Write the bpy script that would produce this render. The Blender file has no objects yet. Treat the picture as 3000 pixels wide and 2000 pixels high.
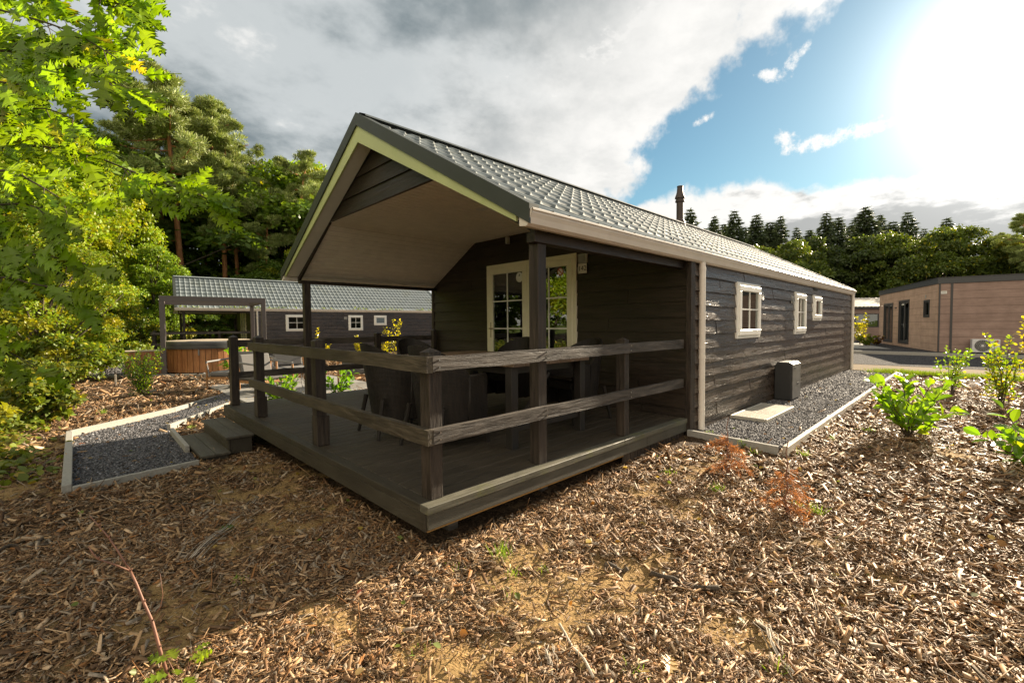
import bpy, math, random
import numpy as np
from mathutils import Matrix, Vector

SC = bpy.context.scene
COL = SC.collection
R0 = math.radians

# ---------------------------------------------------------------- camera
CAM_C = np.array([-1.6410, -2.4884, 1.2098]); FPX = 1316.31
_yaw, _pit, _rol = 0.79640, -0.03795, -0.0083
_cy, _sy, _cp, _sp = math.cos(_yaw), math.sin(_yaw), math.cos(_pit), math.sin(_pit)
CF = np.array([_cy*_cp, _sy*_cp, _sp]); _r = np.array([_sy, -_cy, 0.0]); _u = np.cross(_r, CF)
CR = math.cos(_rol)*_r + math.sin(_rol)*_u; CU = -math.sin(_rol)*_r + math.cos(_rol)*_u
cam = bpy.data.cameras.new('camera'); cam.lens = FPX/3000*36; cam.sensor_width = 36
cam.clip_start = 0.05; cam.clip_end = 3000
co = bpy.data.objects.new('camera', cam); COL.objects.link(co)
co.matrix_world = Matrix(((CR[0], CU[0], -CF[0], CAM_C[0]), (CR[1], CU[1], -CF[1], CAM_C[1]), (CR[2], CU[2], -CF[2], CAM_C[2]), (0, 0, 0, 1)))
SC.camera = co

def rdir(u, v):
    d = CF + CR*(u-1500)/FPX - CU*(v-1000)/FPX
    return d
def at(u, depth, v=950):          # world point seen in direction (u,v) at a depth, used for distant planting
    return CAM_C + rdir(u, v)*depth
def nrm(a):
    a = np.array(a, float); return a/np.linalg.norm(a)

# ---------------------------------------------------------------- sun + sky
SUN_AZ, SUN_EL = R0(-3.3), R0(21.0)
SDIR = np.array([math.cos(SUN_AZ)*math.cos(SUN_EL), math.sin(SUN_AZ)*math.cos(SUN_EL), math.sin(SUN_EL)])
sl = bpy.data.lights.new('sun', 'SUN'); sl.energy = 5.0; sl.angle = R0(0.53); sl.color = (1.0, 0.84, 0.62)
so = bpy.data.objects.new('sun', sl); COL.objects.link(so)
so.rotation_euler = Vector(SDIR).to_track_quat('Z', 'Y').to_euler()
SC.view_settings.view_transform = 'Standard'; SC.view_settings.look = 'None'
SC.view_settings.exposure = 1.66; SC.view_settings.gamma = 1
SC.cycles.max_bounces = 8; SC.cycles.transparent_max_bounces = 12
SC.cycles.sample_clamp_indirect = 6
SC.cycles.use_denoising = True; SC.cycles.use_adaptive_sampling = True; SC.cycles.adaptive_threshold = 0.006
try: SC.cycles.denoising_prefilter = 'ACCURATE'; SC.cycles.denoising_input_passes = 'RGB_ALBEDO_NORMAL'
except Exception: pass

W = bpy.data.worlds.new('World'); SC.world = W; W.use_nodes = True
class NT:
    def __init__(s, tree):
        s.t = tree; tree.nodes.clear()
    def n(s, typ, **kw):
        x = s.t.nodes.new(typ)
        for k, v in kw.items():
            if k.startswith('i_'):
                key = k[2:]; key = int(key) if key.isdigit() else key.replace('_', ' ')
                s.put(x.inputs[key], v)
            else: setattr(x, k, v)
        return x
    def put(s, inp, v):
        if isinstance(v, bpy.types.NodeSocket): s.t.links.new(v, inp)
        elif isinstance(v, bpy.types.Node): s.t.links.new(v.outputs[0], inp)
        else:
            if hasattr(inp.default_value, '__len__') and len(inp.default_value) == 4 and len(v) == 3: v = (*v, 1)
            inp.default_value = v
    def m(s, op, a, b=0.0, c=None, clamp=False):
        x = s.t.nodes.new('ShaderNodeMath'); x.operation = op; x.use_clamp = clamp
        s.put(x.inputs[0], a); s.put(x.inputs[1], b)
        if c is not None: s.put(x.inputs[2], c)
        return x.outputs[0]
    def vm(s, op, a, b=None, out=0, scale=None):
        x = s.t.nodes.new('ShaderNodeVectorMath'); x.operation = op
        s.put(x.inputs[0], a)
        if b is not None: s.put(x.inputs[1], b)
        if scale is not None: s.put(x.inputs['Scale'], scale)
        return x.outputs['Value'] if op in ('DOT_PRODUCT', 'LENGTH', 'DISTANCE') else x.outputs[0]
    def mix(s, f, a, b, blend='MIX'):
        x = s.t.nodes.new('ShaderNodeMix'); x.data_type = 'RGBA'; x.blend_type = blend
        s.put(x.inputs[0], f); s.put(x.inputs[6], a); s.put(x.inputs[7], b)
        return x.outputs[2]
    def ss(s, v, lo, hi, a=0.0, b=1.0, smooth=True):
        x = s.t.nodes.new('ShaderNodeMapRange'); x.interpolation_type = 'SMOOTHSTEP' if smooth else 'LINEAR'; x.clamp = True
        s.put(x.inputs[0], v); s.put(x.inputs[1], lo); s.put(x.inputs[2], hi); s.put(x.inputs[3], a); s.put(x.inputs[4], b)
        return x.outputs[0]
    def noise(s, vec, scale, detail=4, rough=.5, dist=0.0, out=0):
        x = s.t.nodes.new('ShaderNodeTexNoise')
        if vec is not None: s.put(x.inputs['Vector'], vec)
        s.put(x.inputs['Scale'], scale); s.put(x.inputs['Detail'], detail); s.put(x.inputs['Roughness'], rough); s.put(x.inputs['Distortion'], dist)
        return x.outputs[out]

def build_world():
    T = NT(W.node_tree)
    d = T.vm('NORMALIZE', T.n('ShaderNodeTexCoord').outputs['Generated'])
    sky = T.n('ShaderNodeTexSky', sky_type='NISHITA'); sky.sun_disc = False
    sky.sun_elevation = SUN_EL; sky.sun_rotation = math.pi/2 - SUN_AZ; sky.air_density = 1.0; sky.dust_density = 0.15; sky.ozone_density = 1.6
    T.put(sky.inputs[0], d) if sky.inputs else None
    sep = T.n('ShaderNodeSeparateXYZ', i_0=d); z = sep.outputs[2]
    zz = T.m('ADD', T.m('MAXIMUM', z, 0.0), 0.16)
    lay = T.vm('DIVIDE', d, T.n('ShaderNodeCombineXYZ', i_0=zz, i_1=zz, i_2=zz).outputs[0])
    nbig = T.noise(lay, 1.1, 6, .55); nmid = T.noise(lay, 3.2, 7, .6); nfine = T.noise(d, 14, 6, .62)
    warm = T.noise(d, 5.0, 6, .6)
    # main cloud bank edge: great circle through two sky directions
    e1 = nrm(rdir(2430, 0)); e3 = nrm(rdir(1830, 575)); n = nrm(np.cross(e3, e1))
    if np.dot(n, nrm(rdir(1000, 200))) < 0: n = -n
    s = T.m('SUBTRACT', T.vm('DOT_PRODUCT', d, tuple(n)), .018)
    s = T.m('ADD', s, T.m('MULTIPLY', T.m('SUBTRACT', warm, .5), .26))
    s = T.m('ADD', s, T.m('MULTIPLY', T.m('SUBTRACT', nfine, .5), .10))
    main = T.ss(s, -.012, .030)
    depth = T.ss(s, .07, .50)
    gn = T.ss(T.m('ADD', T.m('MULTIPLY', nbig, .62), T.m('MULTIPLY', nmid, .38)), .42, .59)
    grey = T.mix(gn, (1.05, 1.32, 1.45), (3.2, 3.4, 3.45))
    white = (5.4, 5.3, 5.1)
    edgew = T.m('MULTIPLY', T.m('SUBTRACT', 1.0, depth), T.ss(nmid, .30, .62, .75, 1.0))
    edgew = T.m('MAXIMUM', edgew, T.ss(T.m('SUBTRACT', nmid, T.m('MULTIPLY', depth, .16)), .45, .62, 0, .85))
    maincol = T.mix(edgew, grey, white)
    # low bank above the tree line
    h = T.m('ADD', z, T.m('MULTIPLY', T.m('SUBTRACT', warm, .5), .16)); h = T.m('ADD', h, T.m('MULTIPLY', T.m('SUBTRACT', nfine, .5), .05))
    low = T.ss(T.m('ADD', h, T.m('MULTIPLY', T.vm('DOT_PRODUCT', d, tuple(nrm(np.cross(e3, (0, 0, 1))))), 0.0)), .256, .232)
    lgrey = T.ss(T.m('ADD', z, T.m('MULTIPLY', T.m('SUBTRACT', nmid, .5), .30)), .215, .160)
    lowcol = T.mix(lgrey, (5.3, 5.2, 5.0), (2.4, 2.45, 2.4))
    skyc = T.mix(1.0, sky.outputs[0], (0.46, 0.60, 0.55), 'MULTIPLY')
    c = T.mix(low, skyc, lowcol)
    # small separate clouds
    for (u, v, lu, lv, ang) in ((2430, 408, .065, .016, -.28), (2305, 408, .022, .016, .6), (2330, 175, .012, .026, .5), (2270, 220, .03, .012, 0), (2060, 350, .02, .008, -.5)):
        c0 = nrm(rdir(u, v)); ax = nrm(rdir(u+20*math.cos(ang), v+20*math.sin(ang)) - rdir(u, v)); ay = nrm(np.cross(c0, ax))
        dd = T.vm('SUBTRACT', d, tuple(c0))
        a = T.m('DIVIDE', T.vm('DOT_PRODUCT', dd, tuple(ax)), lu); b = T.m('DIVIDE', T.vm('DOT_PRODUCT', dd, tuple(ay)), lv)
        r = T.m('ADD', T.m('MULTIPLY', a, a), T.m('MULTIPLY', b, b))
        r = T.m('ADD', r, T.m('MULTIPLY', T.m('SUBTRACT', T.m('ADD', T.m('MULTIPLY', T.noise(d, 30, 7, .7), .6), T.m('MULTIPLY', T.noise(d, 90, 5, .7), .4)), .5), 5.5))
        c = T.mix(T.ss(r, 1.0, -.4, 0, 1), c, (5.4, 5.3, 5.1))
    c = T.mix(main, c, maincol)
    # unseen brighter cloud added behind the camera to fill the porch with light
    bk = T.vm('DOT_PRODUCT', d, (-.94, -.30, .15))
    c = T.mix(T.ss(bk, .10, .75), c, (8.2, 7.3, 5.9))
    # bright air around the sun
    cs = T.m('MAXIMUM', T.vm('DOT_PRODUCT', d, tuple(SDIR)), 0.0)
    g = T.m('ADD', T.m('MULTIPLY', T.m('POWER', cs, 120.0), 8.0), T.m('MULTIPLY', T.m('POWER', cs, 20.0), .85))
    gl = T.vm('SCALE', (1.0, .985, .95), scale=g)
    c = T.vm('ADD', c, gl)
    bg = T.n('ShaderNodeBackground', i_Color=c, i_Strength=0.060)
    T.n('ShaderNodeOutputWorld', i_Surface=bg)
build_world()
W.cycles.sampling_method = 'MANUAL'; W.cycles.sample_map_resolution = 1024

# ---------------------------------------------------------------- materials
MATS = {}
def new_mat(name):
    m = bpy.data.materials.new(name); m.use_nodes = True; MATS[name] = m
    return m, NT(m.node_tree)
def finish(T, bsdf):
    T.n('ShaderNodeOutputMaterial', i_Surface=bsdf)
def plain(name, col, rough=.5, metal=0.0, var=.12, nscale=6, bump=0.0, bscale=60, spec=.5, dirt=None):
    m, T = new_mat(name)
    tc = T.n('ShaderNodeTexCoord').outputs['Object']
    nn = T.noise(tc, nscale, 5, .6)
    a = tuple(x*(1-var) for x in col); b = tuple(min(1, x*(1+var)) for x in col)
    c = T.mix(T.ss(nn, .3, .7), a, b)
    if dirt:
        c = T.mix(T.ss(T.noise(tc, 2.3, 7, .7), .52, .72, 0, dirt[1]), c, dirt[0])
    p = T.n('ShaderNodeBsdfPrincipled', i_Base_Color=c, i_Roughness=T.ss(nn, .2, .8, rough*.85, min(1, rough*1.15)), i_Metallic=metal)
    T.put(p.inputs['Specular IOR Level'], spec)
    if bump:
        T.put(p.inputs['Normal'], T.n('ShaderNodeBump', i_Height=T.noise(tc, bscale, 4, .6), i_Strength=bump, i_Distance=.004))
    finish(T, p); return m
def wood(name, c1, c2, axis='x', rough=.5, bump=.5, scale=1.0, spec=.4, groove=None, moss=0.0):
    """grain running along one local axis"""
    m, T = new_mat(name)
    tc = T.n('ShaderNodeTexCoord').outputs['Object']
    st = {'x': (.09, 1, 1), 'y': (1, .09, 1), 'z': (1, 1, .09)}[axis]
    mp = T.n('ShaderNodeMapping', i_Vector=tc, i_Scale=tuple(s*scale for s in st)).outputs[0]
    wob = T.noise(mp, 9, 3, .5, out=1)
    v = T.vm('ADD', mp, T.vm('SCALE', T.vm('SUBTRACT', wob, (.5, .5, .5)), scale=.09))
    grain = T.noise(v, 55, 7, .68)
    band = T.noise(v, 14, 4, .6)
    blot = T.noise(tc, 1.7, 4, .6)
    f = T.m('ADD', T.m('MULTIPLY', grain, .6), T.m('MULTIPLY', band, .4))
    c = T.mix(T.ss(f, .35, .68), c1, c2)
    c = T.mix(T.ss(blot, .3, .75, 0, .5), c, tuple(x*.62 for x in c1))
    if moss:
        c = T.mix(T.ss(T.noise(tc, 3.1, 5, .65), .5, .7, 0, moss), c, (.12, .13, .03))
    p = T.n('ShaderNodeBsdfPrincipled', i_Base_Color=c, i_Roughness=T.ss(grain, .3, .7, rough*.75, min(1, rough*1.25)))
    T.put(p.inputs['Specular IOR Level'], spec)
    hgt = T.m('ADD', T.m('MULTIPLY', grain, .55), band)
    if groove:
        ax, per = groove
        sp = T.n('ShaderNodeSeparateXYZ', i_0=tc).outputs['xyz'.index(ax)]
        gw = T.m('SINE', T.m('MULTIPLY', sp, 2*math.pi/per))
        hgt = T.m('ADD', T.m('MULTIPLY', hgt, .4), T.ss(gw, -.5, .3, 0, .9))
        c = c
    T.put(p.inputs['Normal'], T.n('ShaderNodeBump', i_Height=hgt, i_Strength=bump, i_Distance=.012))
    finish(T, p); return m

def leafmat(name, tint=(1, 1, 1), trans=.45, rough=.42, spec=.45, tcol=(1.25, 1.15, .35)):
    m, T = new_mat(name)
    col = T.n('ShaderNodeAttribute', attribute_name='Col').outputs['Color']
    geo = T.n('ShaderNodeNewGeometry')
    c = T.mix(1.0, col, tint, 'MULTIPLY')
    p = T.n('ShaderNodeBsdfPrincipled', i_Base_Color=c, i_Roughness=rough)
    T.put(p.inputs['Specular IOR Level'], spec)
    t = T.n('ShaderNodeBsdfTranslucent', i_Color=T.mix(1.0, c, tcol, 'MULTIPLY'))
    finish(T, T.n('ShaderNodeMixShader', i_0=trans, i_1=p.outputs[0], i_2=t.outputs[0])); return m
def colmat(name, rough=.7, spec=.3, bump=0):
    m, T = new_mat(name)
    col = T.n('ShaderNodeAttribute', attribute_name='Col').outputs['Color']
    tc = T.n('ShaderNodeTexCoord').outputs['Object']
    c = T.mix(T.ss(T.noise(tc, 90, 3, .6), .3, .7, 0, .35), col, (0.05, .03, .015))
    p = T.n('ShaderNodeBsdfPrincipled', i_Base_Color=c, i_Roughness=rough)
    T.put(p.inputs['Specular IOR Level'], spec)
    finish(T, p); return m

DK1, DK2 = (.016, .011, .008), (.060, .044, .033)
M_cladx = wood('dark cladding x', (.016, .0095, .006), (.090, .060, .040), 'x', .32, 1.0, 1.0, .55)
M_dkx = wood('dark beam', (.014, .010, .008), (.05, .037, .028), 'x', .5, .5)
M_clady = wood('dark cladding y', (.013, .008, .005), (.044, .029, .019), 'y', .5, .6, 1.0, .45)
M_rx = wood('weathered rail x', (.026, .020, .016), (.150, .128, .106), 'x', .62, 1.0, 1.0, .4)
M_ry = wood('weathered rail y', (.038, .030, .021), (.125, .10, .065), 'y', .62, .8, 1.0, .4)
M_pz = wood('weathered post z', (.016, .011, .008), (.078, .058, .043), 'z', .58, .9, 1.0, .4)
M_deck = wood('deck boards', (.042, .033, .022), (.090, .070, .048), 'x', .6, .35, 1.0, .4, groove=('y', .0125))
M_trim = wood('deck trim', (.085, .080, .058), (.15, .14, .105), 'x', .62, .25, 1.0, .3, moss=.5)
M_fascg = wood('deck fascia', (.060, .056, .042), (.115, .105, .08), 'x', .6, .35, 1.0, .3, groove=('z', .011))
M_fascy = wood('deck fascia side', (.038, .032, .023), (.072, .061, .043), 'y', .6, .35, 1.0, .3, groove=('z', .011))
M_step = wood('step boards', (.055, .048, .036), (.12, .105, .08), 'y', .6, .4, 1.0, .4, groove=('x', .0125))
M_gold = wood('raw batten', (.30, .17, .05), (.48, .28, .09), 'x', .7, .3)
M_green = plain('pale barge board', (.50, .54, .25), .42, var=.06, dirt=((.34, .42, .12), .6), nscale=2)
M_white = plain('white joinery', (.80, .78, .72), .35, var=.03, dirt=((.6, .57, .47), .35))
M_joinglare = plain('glare warmed joinery', (.78, .72, .54), .38, var=.04)  # warm glare over the porch is put into the door colour
M_ceil = plain('ceiling boards', (.88, .81, .70), .5, var=.05)
M_grv = plain('shadow gap', (.06, .045, .035), .9)
M_gutter = plain('cream gutter', (.70, .64, .56), .33, var=.04, dirt=((.50, .44, .36), .5), nscale=3)
M_verge = plain('dark steel verge', (.050, .056, .050), .5, .3, var=.1)
M_flue = plain('dark flue', (.055, .04, .034), .5, .4, var=.2)
M_vent = plain('grey vent', (.42, .41, .38), .5)
M_black = plain('black void', (.006, .006, .006), .8)
M_steel = plain('steel', (.5, .5, .5), .3, 1.0)
M_bronze = plain('door handle metal', (.45, .38, .27), .35, .8)
M_curt = plain('curtain cloth', (.30, .29, .28), .9, var=.15, nscale=25)
M_int = plain('interior wall', (.14, .12, .10), .9)

def roofmat():
    m, T = new_mat('roof tile steel')
    tc = T.n('ShaderNodeTexCoord').outputs['Object']
    n1 = T.noise(tc, 3, 6, .65); n2 = T.noise(tc, 40, 4, .6)
    c = T.mix(T.ss(n1, .3, .7), (.15, .178, .19), (.20, .228, .24))
    c = T.mix(T.ss(n2, .55, .75, 0, .3), c, (.12, .13, .11))
    c = T.mix(T.ss(T.noise(tc, 1.1, 6, .7), .5, .7, 0, .45), c, (.13, .14, .10))
    p = T.n('ShaderNodeBsdfPrincipled', i_Base_Color=c, i_Roughness=T.ss(n1, .2, .8, .60, .78))
    T.put(p.inputs['Specular IOR Level'], .22)
    T.put(p.inputs['Normal'], T.n('ShaderNodeBump', i_Height=n2, i_Strength=.12, i_Distance=.004))
    finish(T, p); return m
M_roof = roofmat()
def glassmat():
    m, T = new_mat('window glass')
    tc = T.n('ShaderNodeTexCoord').outputs['Object']
    bmp = T.n('ShaderNodeBump', i_Height=T.noise(tc, 1.4, 2, .4), i_Strength=.05, i_Distance=.05)
    gl = T.n('ShaderNodeBsdfGlossy', i_Color=(.95, 1, .97), i_Roughness=.0); T.put(gl.inputs['Normal'], bmp)
    tr = T.n('ShaderNodeBsdfTransparent', i_Color=(.55, .58, .55))
    fr = T.n('ShaderNodeFresnel', i_IOR=1.9)
    finish(T, T.n('ShaderNodeMixShader', i_0=T.m('ADD', fr, .06, clamp=True), i_1=tr.outputs[0], i_2=gl.outputs[0])); return m
M_glass = glassmat()

# ---------------------------------------------------------------- mesh helpers
def tag(o, label=None, cat=None, group=None, kind=None):
    if label: o['label'] = label
    if cat: o['category'] = cat
    if group: o['group'] = group
    if kind: o['kind'] = kind
    return o
def empty(name, loc=(0, 0, 0), rz=0, label=None, cat=None, group=None, kind=None):
    o = bpy.data.objects.new(name, None); COL.objects.link(o); o.location = loc; o.rotation_euler = (0, 0, rz)
    o.empty_display_size = .2
    return tag(o, label, cat, group, kind)
def copy_tree(o, parent=None):
    c = o.copy(); COL.objects.link(c); c.parent = parent
    if parent is not None: c.matrix_parent_inverse = o.matrix_parent_inverse
    for ch in [x for x in bpy.data.objects if x.parent == o]: copy_tree(ch, c)
    return c
def npmesh(name, V, F, mat, parent=None, col=None, smooth=False):
    """V (N,3); F (M,k) int or list of such"""
    if not isinstance(F, list): F = [F]
    F = [np.asarray(f) for f in F if len(f)]
    me = bpy.data.meshes.new(name); V = np.asarray(V, np.float32)
    nl = sum(f.size for f in F); nf = sum(len(f) for f in F)
    me.vertices.add(len(V)); me.vertices.foreach_set('co', V.ravel())
    me.loops.add(nl); me.loops.foreach_set('vertex_index', np.concatenate([f.ravel() for f in F]).astype(np.int32))
    tot = np.concatenate([np.full(len(f), f.shape[1]) for f in F]); st = np.concatenate([[0], np.cumsum(tot)[:-1]])
    me.polygons.add(nf); me.polygons.foreach_set('loop_start', st.astype(np.int32))
    try: me.polygons.foreach_set('loop_total', tot.astype(np.int32))
    except Exception: pass
    if smooth: me.polygons.foreach_set('use_smooth', np.ones(nf, bool))
    me.update(calc_edges=True); me.validate()
    if col is not None:
        a = me.color_attributes.new('Col', 'FLOAT_COLOR', 'POINT')
        c4 = np.ones((len(V), 4), np.float32); c4[:, :3] = col; a.data.foreach_set('color', c4.ravel())
    me.materials.append(mat)
    o = bpy.data.objects.new(name, me); COL.objects.link(o)
    if parent is not None: o.parent = parent
    return o
class MB:
    def __init__(s): s.v = []; s.f = []
    def add(s, vs, fs):
        n = len(s.v); s.v += [tuple(float(c) for c in p) for p in vs]; s.f += [tuple(n+i for i in f) for f in fs]; return s
    def box(s, x0, x1, y0, y1, z0, z1, b=0.0):
        if b <= 0:
            vs = [(x, y, z) for z in (z0, z1) for y in (y0, y1) for x in (x0, x1)]
            return s.add(vs, [(0, 2, 3, 1), (4, 5, 7, 6), (0, 1, 5, 4), (2, 6, 7, 3), (0, 4, 6, 2), (1, 3, 7, 5)])
        b = min(b, (x1-x0)/2.01, (y1-y0)/2.01, (z1-z0)/2.01)
        X = (x0, x1); Y = (y0, y1); Z = (z0, z1); vs = []; idx = {}
        for i in (0, 1):
            for j in (0, 1):
                for k in (0, 1):
                    sx, sy, sz = (1 if i == 0 else -1)*b, (1 if j == 0 else -1)*b, (1 if k == 0 else -1)*b
                    idx[i, j, k, 'x'] = len(vs); vs.append((X[i], Y[j]+sy, Z[k]+sz))
                    idx[i, j, k, 'y'] = len(vs); vs.append((X[i]+sx, Y[j], Z[k]+sz))
                    idx[i, j, k, 'z'] = len(vs); vs.append((X[i]+sx, Y[j]+sy, Z[k]))
        q = []; I = idx
        for i in (0, 1):
            q.append([I[i, 0, 0, 'x'], I[i, 1, 0, 'x'], I[i, 1, 1, 'x'], I[i, 0, 1, 'x']])
            q.append([I[0, i, 0, 'y'], I[1, i, 0, 'y'], I[1, i, 1, 'y'], I[0, i, 1, 'y']])
            q.append([I[0, 0, i, 'z'], I[1, 0, i, 'z'], I[1, 1, i, 'z'], I[0, 1, i, 'z']])
        for a in (0, 1):
            for c in (0, 1):
                q.append([I[a, c, 0, 'x'], I[a, c, 1, 'x'], I[a, c, 1, 'y'], I[a, c, 0, 'y']])
                q.append([I[a, 0, c, 'x'], I[a, 1, c, 'x'], I[a, 1, c, 'z'], I[a, 0, c, 'z']])
                q.append([I[0, a, c, 'y'], I[1, a, c, 'y'], I[1, a, c, 'z'], I[0, a, c, 'z']])
        for i in (0, 1):
            for j in (0, 1):
                for k in (0, 1): q.append([I[i, j, k, 'x'], I[i, j, k, 'y'], I[i, j, k, 'z']])
        cen = np.array([(x0+x1)/2, (y0+y1)/2, (z0+z1)/2])
        out = []
        for f in q:
            P = np.array([vs[t] for t in f]); nn = np.cross(P[1]-P[0], P[2]-P[0])
            out.append(f if np.dot(nn, P.mean(0)-cen) > 0 else f[::-1])
        return s.add(vs, out)
    def tube(s, pts, rad, n=8, caps=True):
        pts = [np.array(p, float) for p in pts]; m = len(pts)
        if not hasattr(rad, '__len__'): rad = [rad]*m
        vs = []; up = None
        for i in range(m):
            t = pts[min(i+1, m-1)]-pts[max(i-1, 0)]; t = t/(np.linalg.norm(t)+1e-9)
            if up is None:
                up = np.array([0, 0, 1.]) if abs(t[2]) < .9 else np.array([1., 0, 0])
            a = np.cross(t, up); a /= np.linalg.norm(a)+1e-9; b = np.cross(a, t); up = b
            for k in range(n):
                w = 2*math.pi*k/n; vs.append(pts[i]+rad[i]*(a*math.cos(w)+b*math.sin(w)))
        fs = [(i*n+k, i*n+(k+1) % n, (i+1)*n+(k+1) % n, (i+1)*n+k) for i in range(m-1) for k in range(n)]
        if caps: fs += [tuple(range(n))[::-1], tuple(range((m-1)*n, m*n))]
        return s.add(vs, fs)
    def lathe(s, prof, n=24, c=(0, 0)):
        vs = []
        for r, z in prof:
            for k in range(n):
                w = 2*math.pi*k/n; vs.append((c[0]+r*math.cos(w), c[1]+r*math.sin(w), z))
        m = len(prof)
        fs = [(i*n+k, i*n+(k+1) % n, (i+1)*n+(k+1) % n, (i+1)*n+k) for i in range(m-1) for k in range(n)]
        fs += [tuple(range(n))[::-1], tuple(range((m-1)*n, m*n))]
        return s.add(vs, fs)
    def prism(s, poly, lo, hi, axis='z'):
        """extrude a 2D polygon along an axis: z -> (x,y), x -> (y,z), y -> (x,z)"""
        def P(a, b, h): return {'z': (a, b, h), 'x': (h, a, b), 'y': (a, h, b)}[axis]
        n = len(poly)
        vs = [P(a, b, lo) for a, b in poly]+[P(a, b, hi) for a, b in poly]
        fs = [tuple(range(n))[::-1], tuple(range(n, 2*n))]+[(i, (i+1) % n, n+(i+1) % n, n+i) for i in range(n)]
        return s.add(vs, fs)
    def beam(s, p, q, w, h, up=(0, 0, 1)):
        """box from p to q with width w and height h"""
        p = np.array(p, float); q = np.array(q, float); t = nrm(q-p); a = nrm(np.cross(t, up)); b = np.cross(a, t)
        vs = [e+a*i*w/2+b*j*h/2 for e in (p, q) for i, j in ((-1, -1), (1, -1), (1, 1), (-1, 1))]
        return s.add(vs, [(3, 2, 1, 0), (4, 5, 6, 7), (0, 1, 5, 4), (1, 2, 6, 5), (2, 3, 7, 6), (3, 0, 4, 7)])
    def build(s, name, mat, parent=None, smooth=False, bevel=0, auto=False):
        me = bpy.data.meshes.new(name); me.from_pydata(s.v, [], s.f); me.update()
        import bmesh
        bm = bmesh.new(); bm.from_mesh(me); bmesh.ops.recalc_face_normals(bm, faces=bm.faces); bm.to_mesh(me); bm.free()
        me.materials.append(mat)
        if smooth: me.polygons.foreach_set('use_smooth', np.ones(len(me.polygons), bool))
        o = bpy.data.objects.new(name, me); COL.objects.link(o)
        if parent is not None: o.parent = parent
        if auto:
            me.polygons.foreach_set('use_smooth', np.ones(len(me.polygons), bool))
            try: me.set_sharp_from_angle(angle=R0(38))
            except Exception: pass
        if bevel:
            md = o.modifiers.new('bevel', 'BEVEL'); md.width = bevel; md.segments = 2; md.limit_method = 'ANGLE'
        return o
def scatter(tV, tF, pos, rot, scl, col=None, colj=None):
    """instances of a small template baked in one mesh; rot (N,3,3), scl (N,) or (N,3)"""
    tV = np.asarray(tV, float); N = len(pos); k = len(tV)
    scl = np.asarray(scl, float)
    if scl.ndim == 1: scl = np.repeat(scl[:, None], 3, 1)
    V = np.einsum('nij,nkj->nki', rot, tV[None]*scl[:, None, :])+np.asarray(pos)[:, None, :]
    F = (np.asarray(tF)[None]+(np.arange(N)*k)[:, None, None]).reshape(-1, np.asarray(tF).shape[1])
    C = None if col is None else np.repeat(np.asarray(col), k, 0)
    return V.reshape(-1, 3), F, C
def rotm(yaw, pitch, roll):
    cy, sy, cp, sp, cr, sr = np.cos(yaw), np.sin(yaw), np.cos(pitch), np.sin(pitch), np.cos(roll), np.sin(roll)
    M = np.empty((len(yaw), 3, 3))
    M[:, 0, 0] = cy*cp; M[:, 0, 1] = cy*sp*sr-sy*cr; M[:, 0, 2] = cy*sp*cr+sy*sr
    M[:, 1, 0] = sy*cp; M[:, 1, 1] = sy*sp*sr+cy*cr; M[:, 1, 2] = sy*sp*cr-cy*sr
    M[:, 2, 0] = -sp; M[:, 2, 1] = cp*sr; M[:, 2, 2] = cp*cr
    return M
def frame_from(t, n):
    """rotation matrices with local x along t and local z near n"""
    t = t/(np.linalg.norm(t, axis=1, keepdims=True)+1e-9); y = np.cross(n, t); y /= np.linalg.norm(y, axis=1, keepdims=True)+1e-9
    z = np.cross(t, y); return np.stack([t, y, z], 2)
def sm(x, a, b):
    t = np.clip((np.asarray(x, float)-a)/(b-a), 0, 1); return t*t*(3-2*t)
def vnoise(x, y, seed=0):
    x = np.asarray(x, float); y = np.asarray(y, float)
    xi = np.floor(x).astype(np.int64); yi = np.floor(y).astype(np.int64); fx = x-xi; fy = y-yi
    fx = fx*fx*(3-2*fx); fy = fy*fy*(3-2*fy)
    def h(a, b):
        n = (a*374761393+b*668265263+seed*1442695041) & 0x7fffffff
        n = ((n ^ (n >> 13))*1274126177) & 0x7fffffff
        return ((n ^ (n >> 16)) & 0xffff)/65535.0
    return (h(xi, yi)*(1-fx)+h(xi+1, yi)*fx)*(1-fy)+(h(xi, yi+1)*(1-fx)+h(xi+1, yi+1)*fx)*fy
def fbm(x, y, seed=0, o=4):
    a = 0; amp = .5; tot = 0
    for i in range(o):
        a = a+amp*vnoise(x*2**i, y*2**i, seed+i*17); tot += amp; amp *= .55
    return a/tot
def inpoly(x, y, poly):
    x = np.asarray(x, float); y = np.asarray(y, float); r = np.zeros(x.shape, bool); n = len(poly)
    for i in range(n):
        x0, y0 = poly[i]; x1, y1 = poly[(i+1) % n]
        c = ((y0 > y) != (y1 > y)) & (x < (x1-x0)*(y-y0)/((y1-y0) if y1 != y0 else 1e-9)+x0)
        r ^= c
    return r

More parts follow.
